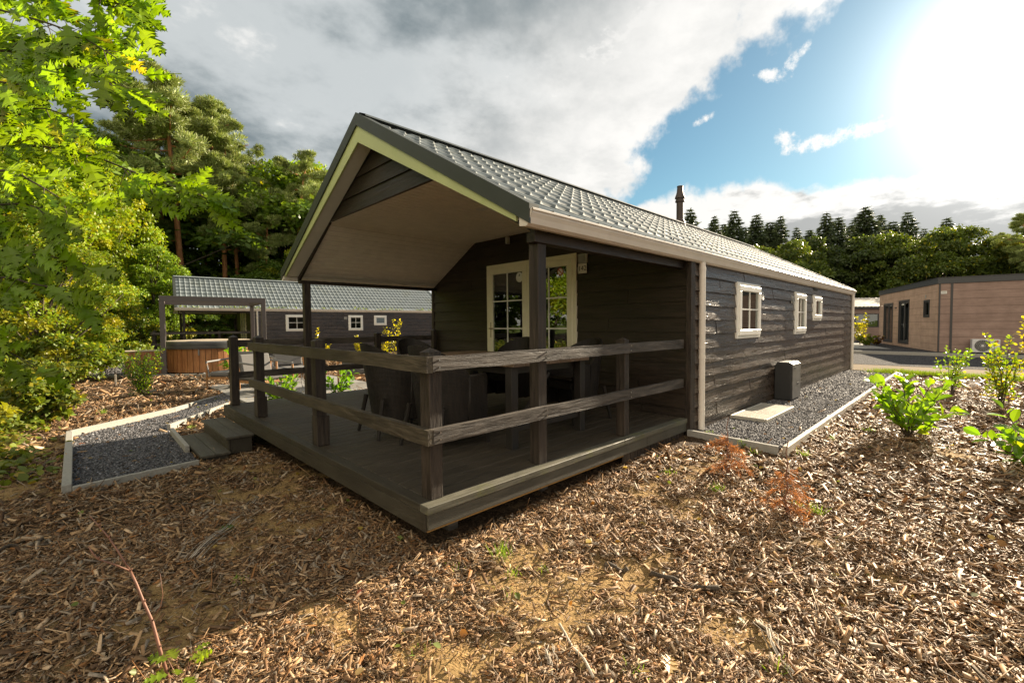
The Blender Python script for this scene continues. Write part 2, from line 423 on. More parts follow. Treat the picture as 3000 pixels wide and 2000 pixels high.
# ---------------------------------------------------------------- ground
STRIP = [(3.98, -1.08), (14.25, -1.12), (14.25, .3), (3.98, .3)]
PATH = [(-1.70, 3.74), (-.60, 3.90), (-.58, 6.36), (.45, 7.85), (.85, 8.45), (.85, 9.55), (-1.68, 6.92)]
TERR = [(.80, 7.55), (3.97, 7.55), (3.97, 10.9), (.80, 10.9)]
PATH2 = [(-1.43, 16.6), (-.41, 24.5), (.7, 24.4), (.9, 19.0), (5.4, 18.2), (5.2, 13.55), (1.9, 13.85)]
ROAD = [(16.6, -60), (22.6, -60), (22.6, 60), (16.6, 60)]
SAND = [(14.4, -60), (16.6, -60), (16.6, 60), (14.4, 60)]
def gz(x, y, micro=True):
    x = np.asarray(x, float); y = np.asarray(y, float)
    z = -.345+.145*sm(x, .6, 4.3)
    z = z-.085*sm(y, 1.5, 4.2)*(1-sm(x, -.3, 1.6))*(1-sm(y, 7.5, 12))
    z = z+(-.32-z)*sm(y, 6.2, 8.0)*(1-sm(x, 12.5, 15))*sm(x, -.2, 1.2)
    z = z+(-.33-z)*sm(y, 9, 13)*(1-sm(x, 12.5, 15))
    z = z+.05*sm(x, -3, -7)*0
    d = np.hypot(x, y)
    z = z+sm(d, 45, 90)*.6*(fbm(x/30, y/30, 5)-.2)
    if micro:
        w = np.ones_like(z)
        for p in (STRIP, PATH, TERR, PATH2):
            w = np.where(inpoly(x, y, p), 0, w)
        w = np.where((x > 14.3), .15, w)
        w = np.where((x > -.1) & (x < 15) & (y > 0.1) & (y < 5.5), .3, w)
        z = z+w*((fbm(x*1.9, y*1.9, 3)-.5)*.075+(fbm(x*7, y*7, 9, 3)-.5)*.035)
    return z
def sandmask(x, y):
    x = np.asarray(x, float); y = np.asarray(y, float); m = np.zeros_like(x)
    for cx, cy, r in ((.25, -.92, .66), (.75, -1.05, .42), (-.30, -.80, .50), (.45, -.55, .30), (-.35, -1.25, .30), (1.9, -.62, .45), (2.7, -.55, .35), (-.9, -.1, .5), (-1.3, .5, .5), (-.6, 1.2, .6), (-.4, 2.4, .6), (-2.2, 4.2, .8), (-2.6, 6.5, 1.0), (3.1, -.3, .3), (-.3, 3.2, .5), (.7, -1.75, .3), (5, -2.4, .4), (1.9, -1.9, .25), (-3, 20, 2), (-2.2, 24, 2.5), (-2, 14.5, 1.0)):
        m = np.maximum(m, np.exp(-((x-cx)**2+(y-cy)**2)/(r*r)))
    n = fbm(x*4.5, y*4.5, 21, 5); n2 = fbm(x*13, y*13, 31, 3)
    return sm(m*.85+(n-.5)*1.45+(n2-.5)*.7, .42, .78)

def build_ground():
    a = np.arange(-4.2, 7.5, .05)
    def ext(lo, hi, step0, g):
        out = []; x = hi; s = step0
        while x < lo: x += s; s *= g; out.append(x)
        return out
    xs = np.concatenate([-np.array(ext(900, 4.2, .08, 1.09))[::-1], a, ext(900, 7.5, .08, 1.07)])
    b = np.arange(-3.2, 8.2, .05)
    ys = np.concatenate([-np.array(ext(900, 3.2, .08, 1.09))[::-1], b, ext(900, 8.2, .08, 1.06)])
    X, Y = np.meshgrid(xs, ys, indexing='ij'); Z = gz(X, Y)
    nx, ny = X.shape
    V = np.stack([X, Y, Z], 2).reshape(-1, 3)
    i = np.arange(nx-1)[:, None]*ny+np.arange(ny-1)[None]
    F = np.stack([i, i+ny, i+ny+1, i+1], 2).reshape(-1, 4)
    s = sandmask(X, Y); inc = np.zeros_like(s)
    g = np.where(inpoly(X, Y, [(14.1, -40), (14.65+.0, -40), (14.8, -.9), (13.9, -1.6)]), 0, 0)
    grass = np.maximum(sm(Y, 24, 26)*(1-sm(X, 3, 8))*sm(fbm(X*.5, Y*.5, 77, 4), .38, .5)*(X > -3.5), sm(np.hypot(X, Y), 50, 70))
    grass = np.maximum(grass, (sm(X, 23, 26)*sm(np.abs(Y), 14, 18)))
    col = np.stack([s, grass, inc], 2).reshape(-1, 3)
    m, T = new_mat('mulch ground')
    at_ = T.n('ShaderNodeAttribute', attribute_name='Col').outputs['Color']
    sp = T.n('ShaderNodeSeparateColor', i_0=at_)
    tc = T.n('ShaderNodeTexCoord').outputs['Object']
    n1 = T.noise(tc, 42, 12, .78); n2 = T.noise(tc, 6, 5, .6)
    ch = T.n('ShaderNodeTexVoronoi'); ch.inputs['Scale'].default_value = 42; ch.feature = 'F1'
    mp = T.n('ShaderNodeMapping', i_Vector=T.vm('ADD', tc, T.vm('SCALE', T.noise(tc, 5, 3, .6, out=1), scale=.35)), i_Scale=(1, .45, 1)); T.put(ch.inputs['Vector'], mp.outputs[0])
    mul = T.mix(T.ss(ch.outputs['Color'], .3, .9), (.055, .033, .018), (.20, .13, .075))
    mul = T.mix(T.ss(n1, .35, .65, 0, .75), mul, (.030, .019, .011))
    snd = T.mix(T.ss(n1, .25, .75), (.22, .13, .048), (.52, .35, .155))
    snd = T.mix(T.ss(n2, .4, .75, 0, .5), snd, (.20, .12, .05))
    c = T.mix(sp.outputs[0], mul, snd)
    gr = T.mix(T.ss(n1, .3, .7), (.05, .075, .012), (.13, .17, .03))
    c = T.mix(sp.outputs[1], c, gr)
    p = T.n('ShaderNodeBsdfPrincipled', i_Base_Color=c, i_Roughness=.9)
    T.put(p.inputs['Specular IOR Level'], .15)
    T.put(p.inputs['Normal'], T.n('ShaderNodeBump', i_Height=T.m('ADD', T.m('MULTIPLY', n1, 1.0), T.m('MULTIPLY', ch.outputs['Distance'], .8)), i_Strength=.9, i_Distance=.025))
    finish(T, p)
    o = npmesh('ground', V, F, m, col=col, smooth=True); tag(o, 'brown wood chip mulch ground with sandy patches around the cabins', 'ground', kind='structure')
build_ground()

def gravelmat(name, c1, c2, sc=60):
    m, T = new_mat(name)
    tc = T.n('ShaderNodeTexCoord').outputs['Object']
    vo = T.n('ShaderNodeTexVoronoi', i_Vector=tc, i_Scale=sc)
    c = T.mix(T.ss(vo.outputs['Color'], .1, .9), c1, c2)
    c = T.mix(T.ss(vo.outputs['Distance'], .3, .7, 0, .8), c, tuple(x*.25 for x in c1))
    p = T.n('ShaderNodeBsdfPrincipled', i_Base_Color=c, i_Roughness=1.0)
    T.put(p.inputs['Specular IOR Level'], .08)
    T.put(p.inputs['Normal'], T.n('ShaderNodeBump', i_Height=T.m('SUBTRACT', 1.0, vo.outputs['Distance']), i_Strength=1.0, i_Distance=.02))
    finish(T, p); return m
M_grav = gravelmat('dark gravel', (.055, .058, .065), (.20, .205, .22))
M_gravr = gravelmat('road gravel', (.05, .048, .052), (.15, .147, .15), 30)
def sheet(name, poly, zoff, mat, label, zfix=None, cat='path', step=.25, kind='structure'):
    """a thin sheet that follows the ground"""
    xs = [p[0] for p in poly]; ys = [p[1] for p in poly]
    import bmesh
    bm = bmesh.new()
    vs = [bm.verts.new((x, y, 0)) for x, y in poly]; bm.faces.new(vs)
    for ax, lo, hi in ((0, min(xs), max(xs)), (1, min(ys), max(ys))):
        k = lo+step
        while k < hi:
            no = (1, 0, 0) if ax == 0 else (0, 1, 0); c = (k, 0, 0) if ax == 0 else (0, k, 0)
            bmesh.ops.bisect_plane(bm, geom=bm.verts[:]+bm.edges[:]+bm.faces[:], plane_co=c, plane_no=no); k += step
    for v in bm.verts:
        v.co.z = (float(gz(v.co.x, v.co.y, False)) if zfix is None else zfix)+zoff
    bmesh.ops.recalc_face_normals(bm, faces=bm.faces)
    me = bpy.data.meshes.new(name); bm.to_mesh(me); bm.free(); me.materials.append(mat)
    if me.polygons and me.polygons[0].normal.z < 0: me.flip_normals()
    o = bpy.data.objects.new(name, me); COL.objects.link(o)
    return tag(o, label, cat, kind=kind)
sheet('gravel_strip', STRIP, .008, M_grav, 'dark grey gravel strip along the side wall of the near cabin', zfix=-.200, cat='gravel')
sheet('path', PATH, .012, M_grav, 'grey gravel path leading past the deck steps', cat='path')
sheet('path', PATH2, .012, M_grav, 'grey gravel bed and path around the hot tub', cat='path')
sheet('road', ROAD, .03, M_gravr, 'grey gravel road in front of the brown cabins', cat='road', step=2)
M_sand = plain('sandy track', (.20, .155, .105), 1.0, var=.25, nscale=3, bump=.8, bscale=25, spec=.02, dirt=((.25, .2, .15), .6))
sheet('road', SAND, .024, M_sand, 'pale sandy strip between grass verge and gravel road', cat='road', step=2)
sheet('pavement', [(23.3, -40), (60, -40), (60, 20), (23.3, 20)], .02, M_gravr, 'gravel yard around the brown cabins', cat='pavement', step=4)
M_pave = plain('grey paving', (.25, .245, .23), .9, var=.15, nscale=9, bump=.3, spec=.1)
sheet('pavement', [(26.5, 1.6), (27.0, .2), (40, 4.4), (40, 8), (26, 5)], .05, M_pave, 'pale paved terrace before the brown cabin doors', cat='pavement', step=2)

def kerbline(pts, w, h, z, label, mat, ext=0):
    m = MB()
    for (a, b) in zip(pts[:-1], pts[1:]):
        za = z if z is not None else float(gz(*a, False))+h/2; zb = z if z is not None else float(gz(*b, False))+h/2
        m.beam((a[0], a[1], za), (b[0], b[1], zb), w, h*2)
    o = m.build('kerb', mat, bevel=.006); return tag(o, label, 'kerb', kind='structure')
M_kerb = plain('concrete kerb', (.33, .315, .28), .85, var=.12, nscale=30, bump=.4, bscale=120, spec=.2)
M_kerbw = wood('edging board', (.42, .36, .28), (.60, .53, .43), 'x', .75, .35)
kerbline([(-1.73, 3.70), (-1.725, 5.2), (-1.72, 6.95)], .075, .07, -.40, 'concrete kerb along the outer side of the gravel path', M_kerb)
kerbline([(-1.69, 3.70), (-.62, 3.86)], .045, .05, -.405, 'thin concrete kerb at the near end of the gravel path', M_kerb)
kerbline([(-1.72, 6.93), (-.3, 8.15), (.95, 9.7)], .05, .06, -.385, 'concrete kerb on the mulch side of the path', M_kerb)
kerbline([(-.60, 6.36), (.45, 7.87), (.8, 8.4)], .05, .06, -.385, 'concrete kerb between path and deck', M_kerb)
kerbline([(-.60, 6.05), (-.62, 4.6)], .05, .06, -.39, 'short edging beside the deck steps', M_kerb)
kerbline([(-1.45, 16.5), (-.43, 24.5)], .09, .07, -.30, 'concrete kerb along the far gravel path', M_kerb)
kerbline([(-1.45, 16.5), (1.9, 13.82), (5.2, 13.5)], .06, .06, -.31, 'kerb before the hot tub gravel', M_kerb)
kerbline([(22.75, -40), (22.75, 30)], .16, .10, -.15, 'grey kerb beyond the gravel road', M_kerb)
kerbline([(3.88, -.01), (3.80, -1.05)], .05, .055, -.19, 'grey edging board at the end of the gravel strip', M_kerb)
kerbline([(3.78, -1.12), (7.4, -1.125)], .055, .065, -.185, 'pale edging board beside the gravel strip, near length', M_kerbw)
kerbline([(7.41, -1.125), (14.3, -1.16)], .055, .065, -.185, 'pale edging board beside the gravel strip, far length', M_kerbw)
# terrace slabs
def slabs():
    m = MB(); rng = random.Random(3); x = .80
    while x < 3.9:
        y = 7.55
        while y < 10.8:
            dz = rng.uniform(-.002, .003)
            m.box(x+.004, x+.628, y+.004, y+.628, -.36, -.300+dz, .006); y += .634
        x += .634
    o = m.build('pavement', M_pave); tag(o, 'grey square terrace slabs behind the deck', 'pavement', kind='structure')
slabs()

# ---------------------------------------------------------------- the cabin
YC, EAV, RZ, SLOPE = 2.80, -.086, 3.795, (3.795-2.140)/2.886
X0, X1, XF, YL = .93, 14.80, 3.93, 5.60
def roofz(y): return RZ-SLOPE*abs(y-YC)
def cladding(mb, fn, s0, s1, z0, z1, holes, seed, rowh=.1875, clip=None, thick=.030, joints=True, wav=.010):
    """lapped boards with a wavy lower edge; fn(s, z, d) gives the point, d is the distance out of the wall"""
    rng = random.Random(seed); z = z0; row = 0
    while z < z1-.02:
        zt = min(z+rowh, z1); a0, a1 = s0, s1
        if clip: a0, a1 = clip(z)
        cuts = [a0]
        if joints:
            x = a0+rng.uniform(.4, 2.6)
            while x < a1-.5: cuts.append(x); x += rng.uniform(1.6, 3.4)
        cuts.append(a1)
        for ca, cb in zip(cuts[:-1], cuts[1:]):
            rects = [(ca+.002, cb-.002, z, zt)]
            for (ha, hb, hz0, hz1) in holes:
                nr = []
                for (a, b, c, d) in rects:
                    if hb <= a or ha >= b or hz1 <= c or hz0 >= d: nr.append((a, b, c, d)); continue
                    if a < ha: nr.append((a, ha, c, d))
                    if b > hb: nr.append((hb, b, c, d))
                    aa, bb = max(a, ha), min(b, hb)
                    if c < hz0: nr.append((aa, bb, c, hz0))
                    if d > hz1: nr.append((aa, bb, hz1, d))
                rects = nr
            off = rng.uniform(0, .004); ph = rng.uniform(0, 50); pd = rng.uniform(-.003, .003)
            for (a, b, c, d) in rects:
                if b-a < .005: continue
                n = max(1, int((b-a)/.07)); vs = []
                for k in range(n+1):
                    s = a+(b-a)*k/n
                    wv = ((float(vnoise(s*3+ph, row*7.3, seed))-.5)*2*wav+(float(vnoise(s*11+ph, row*3.1, seed+5))-.5)*wav) if abs(c-z) < 1e-6 else 0
                    lo = c-(.022 if abs(c-z) < 1e-6 and row else 0)+wv
                    f1 = 1-(c-z)/rowh; f2 = 1-(d-z)/rowh
                    d1 = thick*f1+off+.002; d2 = .004+thick*.35*f2+off*.5+pd*.3
                    vs += [fn(s, lo, .0), fn(s, lo, d1), fn(s, (lo+d)/2, (d1+d2)/2+pd), fn(s, d+.004, d2)]
                fs = []
                for k in range(n):
                    q = k*4
                    for t in range(3): fs.append((q+t, q+t+1, q+t+5, q+t+4))
                fs.append((0, 1, 2, 3)); q = n*4; fs.append((q, q+3, q+2, q+1))
                mb.add(vs, fs)
        z = zt; row += 1
    return mb
def tile_side(side, x0, x1, y_e=EAV, zr=RZ, rows=9, pitch=.2105):
    """pantile-shaped steel sheet, one slope; side -1 slopes to small y"""
    L = math.hypot(YC-y_e, SLOPE*(YC-y_e)); st = np.array([0, .12, .16, .35, .5, .62, .72, .80, .86, .91, .95]); nw = int((x1-x0)/pitch)
    u = np.concatenate([x0+(k+st)*pitch for k in range(nw)]+[[x1]]); ph = ((u-x0)/pitch) % 1.0; n = len(u)-1
    prof = np.interp(ph, [0, .12, .14, .16, .35, .55, .70, .80, .86, .92, 1.0], [0, .001, .004, .001, .001, .003, .010, .018, .021, .011, 0])
    cosA, sinA = (YC-y_e)/L, SLOPE*(YC-y_e)/L
    lines = []; h0 = np.zeros_like(u)
    for r in range(rows):
        for f in (0.0, .5, 1.0):
            t = (r+f)/rows*L; h = prof*(.85+.25*f)+.022*f
            lines.append((t, h))
    V = []
    for t, h in lines:
        y = YC-t*cosA; z = zr-t*sinA-.055
        yy = y-h*sinA; z_ = z+h*cosA
        if side > 0: yy = 2*YC-yy
        V.append(np.stack([u, np.broadcast_to(yy, u.shape), z_], 1))
    V = np.concatenate(V); m = n+1
    i = np.arange(len(lines)-1)[:, None]*m+np.arange(n)[None]
    F = np.stack([i, i+m, i+m+1, i+1], 2).reshape(-1, 4)
    if side > 0: F = F[:, ::-1]
    return V, F

def make_window(par, x0, x1, z0, z1, y=-.02, bars=(1, 1), glassd=.028, curtain=True, mat=None):
    W_ = mat or M_white
    m = MB(); t = .055
    # outer casing (proud of the boards) and the opening light
    d0, d1 = -.026, .03
    m.box(x0, x1, y+d0+.0, y+.08, z0, z0+t, .005); m.box(x0, x1, y+d0, y+.08, z1-t, z1, .005)
    m.box(x0, x0+t, y+d0, y+.08, z0+t, z1-t, .005); m.box(x1-t, x1, y+d0, y+.08, z0+t, z1-t, .005)
    fr = m.build('window', W_, par)
    s = MB(); a, b, c, d = x0+t-.008, x1-t+.008, z0+t-.008, z1-t+.008; w = .085; ya, yb = y-.052, y-.002
    s.box(a, b, ya, yb, c, c+w, .008); s.box(a, b, ya, yb, d-w, d, .008)
    s.box(a, a+w, ya, yb, c+w, d-w, .008); s.box(b-w, b, ya, yb, c+w, d-w, .008)
    s.build('sash', W_, fr)
    g = MB(); g.box(a+w-.005, b-w+.005, y-.022, y-.016, c+w-.005, d-w+.005); g.build('pane', M_glass, fr)
    if bars:
        k = MB(); xm = (a+b)/2; zm = (c+d)/2+.02
        if bars[0]: k.box(xm-.011, xm+.011, y-.033, y-.0225, c+w, d-w)
        if bars[1]: k.box(a+w, xm-.011, y-.033, y-.0225, zm-.011, zm+.011); k.box(xm+.011, b-w, y-.033, y-.0225, zm-.011, zm+.011)
        k.build('glazing_bar', W_, fr)
    if curtain:
        cu = MB(); n = 40; vs = []; h0 = d-w*.4; vs = []
        for k in range(n+1):
            s_ = a+w*.5+(b-a-w)*k/n; f = k/n*2-1
            zb = c+w*.5+(d-c-w)*.42*(1-f*f)*1.0
            dy = .012*math.sin(k*2.4)
            vs += [(s_, y+.07+dy, zb), (s_, y+.07+dy, h0)]
        cu.add(vs, [(2*k, 2*k+2, 2*k+3, 2*k+1) for k in range(n)]); cu.build('curtain', M_curt, fr)
    return fr

def text_mesh(name, body, size, mat, par, M, ext=.0008, align='CENTER'):
    cu = bpy.data.curves.new(name, 'FONT'); cu.body = body; cu.size = size; cu.extrude = ext; cu.align_x = align; cu.align_y = 'CENTER'
    to = bpy.data.objects.new(name+'_tmp', cu); COL.objects.link(to)
    dg = bpy.context.evaluated_depsgraph_get(); me = bpy.data.meshes.new_from_object(to.evaluated_get(dg))
    bpy.data.objects.remove(to); bpy.data.curves.remove(cu)
    me.transform(M); me.materials.clear(); me.materials.append(mat); me.name = name
    o = bpy.data.objects.new(name, me); COL.objects.link(o)
    if par is not None: o.parent = par
    return o
M_ink = plain('black ink', (.02, .02, .02), .6); M_red = plain('red print', (.50, .04, .03), .5)
M_stick = plain('white sticker', (.75, .73, .68), .5, var=.02)

def make_cabin(label):
    root = empty('cabin', (0, 0, 0), 0, label, 'cabin', None)
    WIN = [(5.452, 6.500, .966, 1.817), (8.610, 9.420, .966, 1.810), (10.065, 10.815, 1.237, 1.806)]
    holes = [(a+.03, b-.03, c+.03, d-.03) for a, b, c, d in WIN]
    m = MB(); cladding(m, lambda s, z, d: (s, -d, z), XF+.09, X1-.05, -.23, 2.06, holes, 11, wav=.0055)
    m.build('side_wall', M_cladx, root)
    m = MB(); cladding(m, lambda s, z, d: (s, YL+d, z), XF+.09, X1-.05, -.23, 2.06, [], 12)
    m.build('side_wall', M_cladx, root)
    DY0, DY1, DZ1 = 1.752, 3.823, 2.29
    def clipf(z):
        if z < 2.0: return (0.03, YL-.03)
        e = (z-1.98)/SLOPE; return (max(.03, e-.0), min(YL-.03, YL-e))
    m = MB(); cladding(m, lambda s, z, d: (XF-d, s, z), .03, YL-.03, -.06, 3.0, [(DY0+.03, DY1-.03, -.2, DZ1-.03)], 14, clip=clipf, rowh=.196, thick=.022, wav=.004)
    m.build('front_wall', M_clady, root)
    m = MB(); m.prism([(0.0, -.25), (YL, -.25), (YL, 2.05), (YC, roofz(YC)-.12), (0.0, 2.05)], X1-.06, X1-.02, 'x'); m.build('rear_wall', M_clady, root)
    # inner shell, seen only through the glass
    m = MB(); m.box(XF+.06, XF+.09, .06, DY0, 0, 2.0); m.box(XF+.06, XF+.09, DY1, YL-.06, 0, 2.0); m.box(XF+.06, XF+.09, DY0, DY1, DZ1, 2.5)
    m.box(XF+.06, X1-.1, .05, YL-.05, -.02, .0); m.box(8.0, 8.08, .06, YL-.06, 0, 2.1); m.box(XF+.09, X1-.1, 1.0, YL-1.0, 2.45, 2.48)
    m.box(XF+.1, X1-.1, YL-.09, YL-.06, 0, 2.44)
    m.build('inner_wall', M_int, root)
    # corner boards
    for (xa, xb, ya, yb) in ((XF-.035, XF+.085, -.035, .03), (X1-.07, X1+.0, -.045, .03), (XF-.035, XF+.085, YL-.03, YL+.035)):
        mb = MB(); mb.box(xa, xb, ya, yb, -.24, 2.05, .003); mb.build('corner_board', M_pz, root)
    # plinth boards under the lower edge
    # roof
    for side in (-1, 1):
        V, F = tile_side(side, X0+.06, X1-.06)
        npmesh('roof', V, F, M_roof, root, smooth=False)
    m = MB()
    for side in (-1, 1):
        vs = []
        for x in (X0+.02, X1-.02):
            for (dy, dz) in ((0, .012), (.02, .010), (.16, -.052), (.163, -.072)):
                vs.append((x, YC+side*dy, RZ+dz))
        m.add(vs, [(0, 1, 5, 4), (1, 2, 6, 5), (2, 3, 7, 6)])
    m.build('ridge_cap', M_roof, root, smooth=False)
    def rake(mb, xa, xb, top, bot, ye=EAV, tip=0):
        """both rakes of a gable trim between offsets below the roof line"""
        for sgn in (-1, 1):
            P = [(YC, RZ-top), (YC+sgn*(YC-ye), roofz(ye)-top), (YC+sgn*(YC-ye-tip), roofz(ye+tip)-bot), (YC, RZ-bot)]
            if sgn > 0: P = P[::-1]
            mb.prism(P, xa, xb, 'x')
    v = MB(); rake(v, X0-.026, X0-.008, -.004, .150, EAV-.0)
    # flat steel cover that laps on to the tiles
    for sgn in (-1, 1):
        ye = EAV; P = [(YC, RZ+.004), (YC+sgn*(YC-ye), roofz(ye)+.004), (YC+sgn*(YC-ye), roofz(ye)-.002), (YC, RZ-.002)]
        v.prism(P if sgn < 0 else P[::-1], X0-.0075, X0+.085, 'x')
    for ya_, yb_ in ((EAV-.004, EAV), (2*YC-EAV, 2*YC-EAV+.004)): v.box(X0-.026, X0+.085, ya_, yb_, 2.085, roofz(EAV)+.004)
    v.build('verge_trim', M_verge, root)
    v = MB(); rake(v, X1-.0, X1+.02, -.004, .165)
    for sgn in (-1, 1):
        ye = EAV; P = [(YC, RZ+.004), (YC+sgn*(YC-ye), roofz(ye)+.004), (YC+sgn*(YC-ye), roofz(ye)-.002), (YC, RZ-.002)]
        v.prism(P if sgn < 0 else P[::-1], X1-.085, X1-.0005, 'x')
    v.build('verge_trim', M_roof, root)
    b = MB(); so_ = MB()
    for sgn in (-1, 1):
        def T_(y, z): return (YC+sgn*(YC-y), z)
        P = [T_(YC, 3.645), T_(.076, 2.116), T_(.076, 2.033), T_(YC, 3.447)]; b.prism(P if sgn < 0 else P[::-1], X0-.006, X0+.016, 'x')
        P = [T_(YC, 3.480), T_(.080, 2.062), T_(.080, 2.046), T_(YC, 3.464)]; so_.prism(P if sgn < 0 else P[::-1], X0+.017, 1.128, 'x')
    b.build('barge_board', M_green, root); so_.build('soffit', M_white, root)
    # dark gable panel with lapped boards, set back
    g = MB(); zb = 2.762; rz = .322
    yh = lambda z: (3.47-z)/.521
    z = zb
    while z < 3.44:
        zt = min(z+.215, 3.466); h0, h1 = yh(z), yh(zt)
        g.add([(1.130, YC-h0, z-.012), (1.130, YC+h0, z-.012), (1.152, YC+h1, zt), (1.152, YC-h1, zt), (1.17, YC-h0, z-.012), (1.17, YC+h0, z-.012)], [(0, 1, 2, 3), (0, 4, 5, 1)])
        z = zt
    for sgn in (-1, 1):
        P = [(YC+sgn*1.383, 2.765+.02), (YC+sgn*(YC-.0), 1.977+.04), (YC+sgn*(YC-.0), 1.945), (YC+sgn*1.33, 2.75)]
        P = [(YC+sgn*1.40, 3.464-.521*1.40), (YC+sgn*2.74, 3.464-.521*2.74), (YC+sgn*2.74, 1.960), (YC+sgn*1.383, 2.740)]
        g.prism(P if sgn < 0 else P[::-1], 1.129, 1.165, 'x')
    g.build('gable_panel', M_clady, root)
    # porch ceiling of grooved boards
    c = MB(); bw = .1135; gr_ = MB(); gr_.box(1.17, XF-.02, 1.416, YL-1.416, 2.777, 2.79)
    ya = 1.416
    k = 0; y = ya
    while y < YL-ya-.01:
        y2 = min(y+bw-.020, YL-ya); c.box(1.17, XF-.02, y, y2, 2.762, 2.776, .0025); y += bw
        sl_ = math.hypot(1.416, .785); nb = int(round(sl_/bw))
    for sgn in (-1, 1):
        for k in range(nb):
            t0 = k/nb; t1 = (k+1)/nb-.0125
            def pt(t): return (YC+sgn*(1.383+t*1.417), 2.762-t*.785)
            (a, az), (b_, bz) = pt(t0), pt(t1)
            c.add([(1.17, a, az), (1.17, b_, bz), (XF-.02, b_, bz), (XF-.02, a, az), (1.17, a, az+.012), (1.17, b_, bz+.012), (XF-.02, b_, bz+.012), (XF-.02, a, az+.012)],
                  [(0, 1, 2, 3), (4, 7, 6, 5), (0, 4, 5, 1), (1, 5, 6, 2), (2, 6, 7, 3), (3, 7, 4, 0)])
        (a, az), (b_, bz) = pt(0), pt(1)
        gr_.add([(1.17, a, az+.014), (1.17, b_, bz+.014), (XF-.02, b_, bz+.014), (XF-.02, a, az+.014)], [(0, 1, 2, 3)])
    gr_.build('ceiling_backing', M_grv, c.build('porch_ceiling', M_ceil, root))
    # eave beams
    for y in (.062, YL-.16):
        m = MB(); m.box(1.13, XF-.04, y, y+.10, 1.895 if y < 1 else 1.93, 1.985, .004); m.build('eave_beam', M_dkx, root)
    # gutters
    for sgn in (-1, 1):
        def Y(y): return y if sgn < 0 else YL-y
        prof = [(.030, 2.088), (.030, 1.985), (-.045, 1.975), (-.075, 1.995), (-.088, 2.04), (-.104, 2.075), (-.104, 2.106), (-.110, 2.110), (-.116, 2.104), (-.116, 2.092), (-.107, 2.086)]
        inner = [(.024, 2.088), (.024, 1.992), (-.043, 1.982), (-.069, 2.0), (-.082, 2.045), (-.098, 2.078), (-.098, 2.104)]
        g = MB(); vs = []; xa, xb = X0-.012, X1+.035
        P = prof; n = len(P)
        for x in (xa, xb): vs += [(x, Y(a), z_) for a, z_ in P]
        g.add(vs, [(i, i+1, n+i+1, n+i) for i in range(n-1)])
        n2 = len(inner); vs = []
        for x in (xa, xb): vs += [(x, Y(a), z_) for a, z_ in inner]
        g.add(vs, [(i, i+1, n2+i+1, n2+i) for i in range(n2-1)])
        for x in (xa, xb):
            e = [(.030, 2.088), (.030, 1.985), (-.045, 1.975), (-.075, 1.995), (-.088, 2.04), (-.104, 2.075), (-.104, 2.106)]
            g.prism([(Y(a), z_) for a, z_ in e], x-.004, x+.004, 'x')
        g.build('gutter', M_gutter, root)
    for x in (4.180, 14.69):
        d = MB(); d.tube([(x, -.052, 1.985), (x, -.052, -.26)], .041, 20)
        d.build('downpipe', M_gutter, root, auto=True)
        for z in (.765, .075, 1.9):
            d = MB(); d.tube([(x, -.052, z-.016), (x, -.052, z+.016)], .0445, 20); d.build('pipe_clip', M_gutter, root, auto=True)
    # windows
    make_window(root, *WIN[0], bars=(1, 1)); make_window(root, *WIN[1], bars=(1, 1)); make_window(root, *WIN[2], bars=None, curtain=True)
    for (x, z) in ((6.60, 1.65), (8.47, 1.645), (10.32, 1.94)):
        w = .085 if z < 1.9 else .16; h = .07 if z < 1.9 else .03
        v = MB(); v.box(x-w, x+w, -.034, -.02, z-h, z+h, .003)
        nl = 7 if z < 1.9 else 2
        for k in range(nl):
            zz = z-h+.012+k*(2*h-.02)/nl
            v.add([(x-w+.01, -.035, zz+.010), (x+w-.01, -.035, zz+.010), (x+w-.01, -.050, zz), (x-w+.01, -.050, zz)], [(0, 1, 2, 3)])
        v.build('wall_vent', M_vent if z < 1.9 else M_verge, root)
    # door pair
    dm = MB(); xo = XF-.045; t = .075
    dm.box(xo, XF+.06, DY0, DY1, DZ1-t, DZ1, .005); dm.box(xo, XF+.06, DY0, DY0+t, .03, DZ1-t, .005); dm.box(xo, XF+.06, DY1-t, DY1, .03, DZ1-t, .005)
    dm.box(xo-.02, XF+.06, DY0, DY1, .0, .03, .004)
    dr = dm.build('door', M_joinglare, root)
    ymid = (DY0+DY1)/2
    for (a, b) in ((DY0+t-.005, ymid+.0), (ymid+.004, DY1-t+.005)):
        w = .105; l = MB(); c0, c1 = .035, DZ1-t+.005; xa, xb = XF-.058, XF-.012
        l.box(xa, xb, a, b, c0, c0+w+.02, .006); l.box(xa, xb, a, b, c1-w, c1, .006)
        l.box(xa, xb, a, a+w, c0+w+.02, c1-w, .006); l.box(xa, xb, b-w, b, c0+w+.02, c1-w, .006)
        l.build('door_leaf', M_joinglare, dr)
        g = MB(); g.box(XF-.036, XF-.030, a+w-.004, b-w+.004, c0+w+.015, c1-w+.004); g.build('pane', M_glass, dr)
        k = MB(); ym = (a+b)/2; k.box(XF-.046, XF-.0365, ym-.011, ym+.011, c0+w+.02, c1-w)
        for q in range(1, 4):
            zq = c0+w+.02+(c1-w-c0-w-.02)*q/4; 
            k.box(XF-.046, XF-.0365, a+w, ym-.011, zq-.011, zq+.011); k.box(XF-.046, XF-.0365, ym+.011, b-w, zq-.011, zq+.011)
        k.build('glazing_bar', M_white, dr)
    h = MB(); yh_ = DY1-t-.05
    h.box(XF-.066, XF-.0585, yh_-.016, yh_+.016, .98, 1.25, .003); h.tube([(XF-.06, yh_, 1.14), (XF-.10, yh_, 1.14), (XF-.105, yh_-.03, 1.14), (XF-.105, yh_-.12, 1.138)], .010, 8)
    h.build('door_handle', M_bronze, dr)
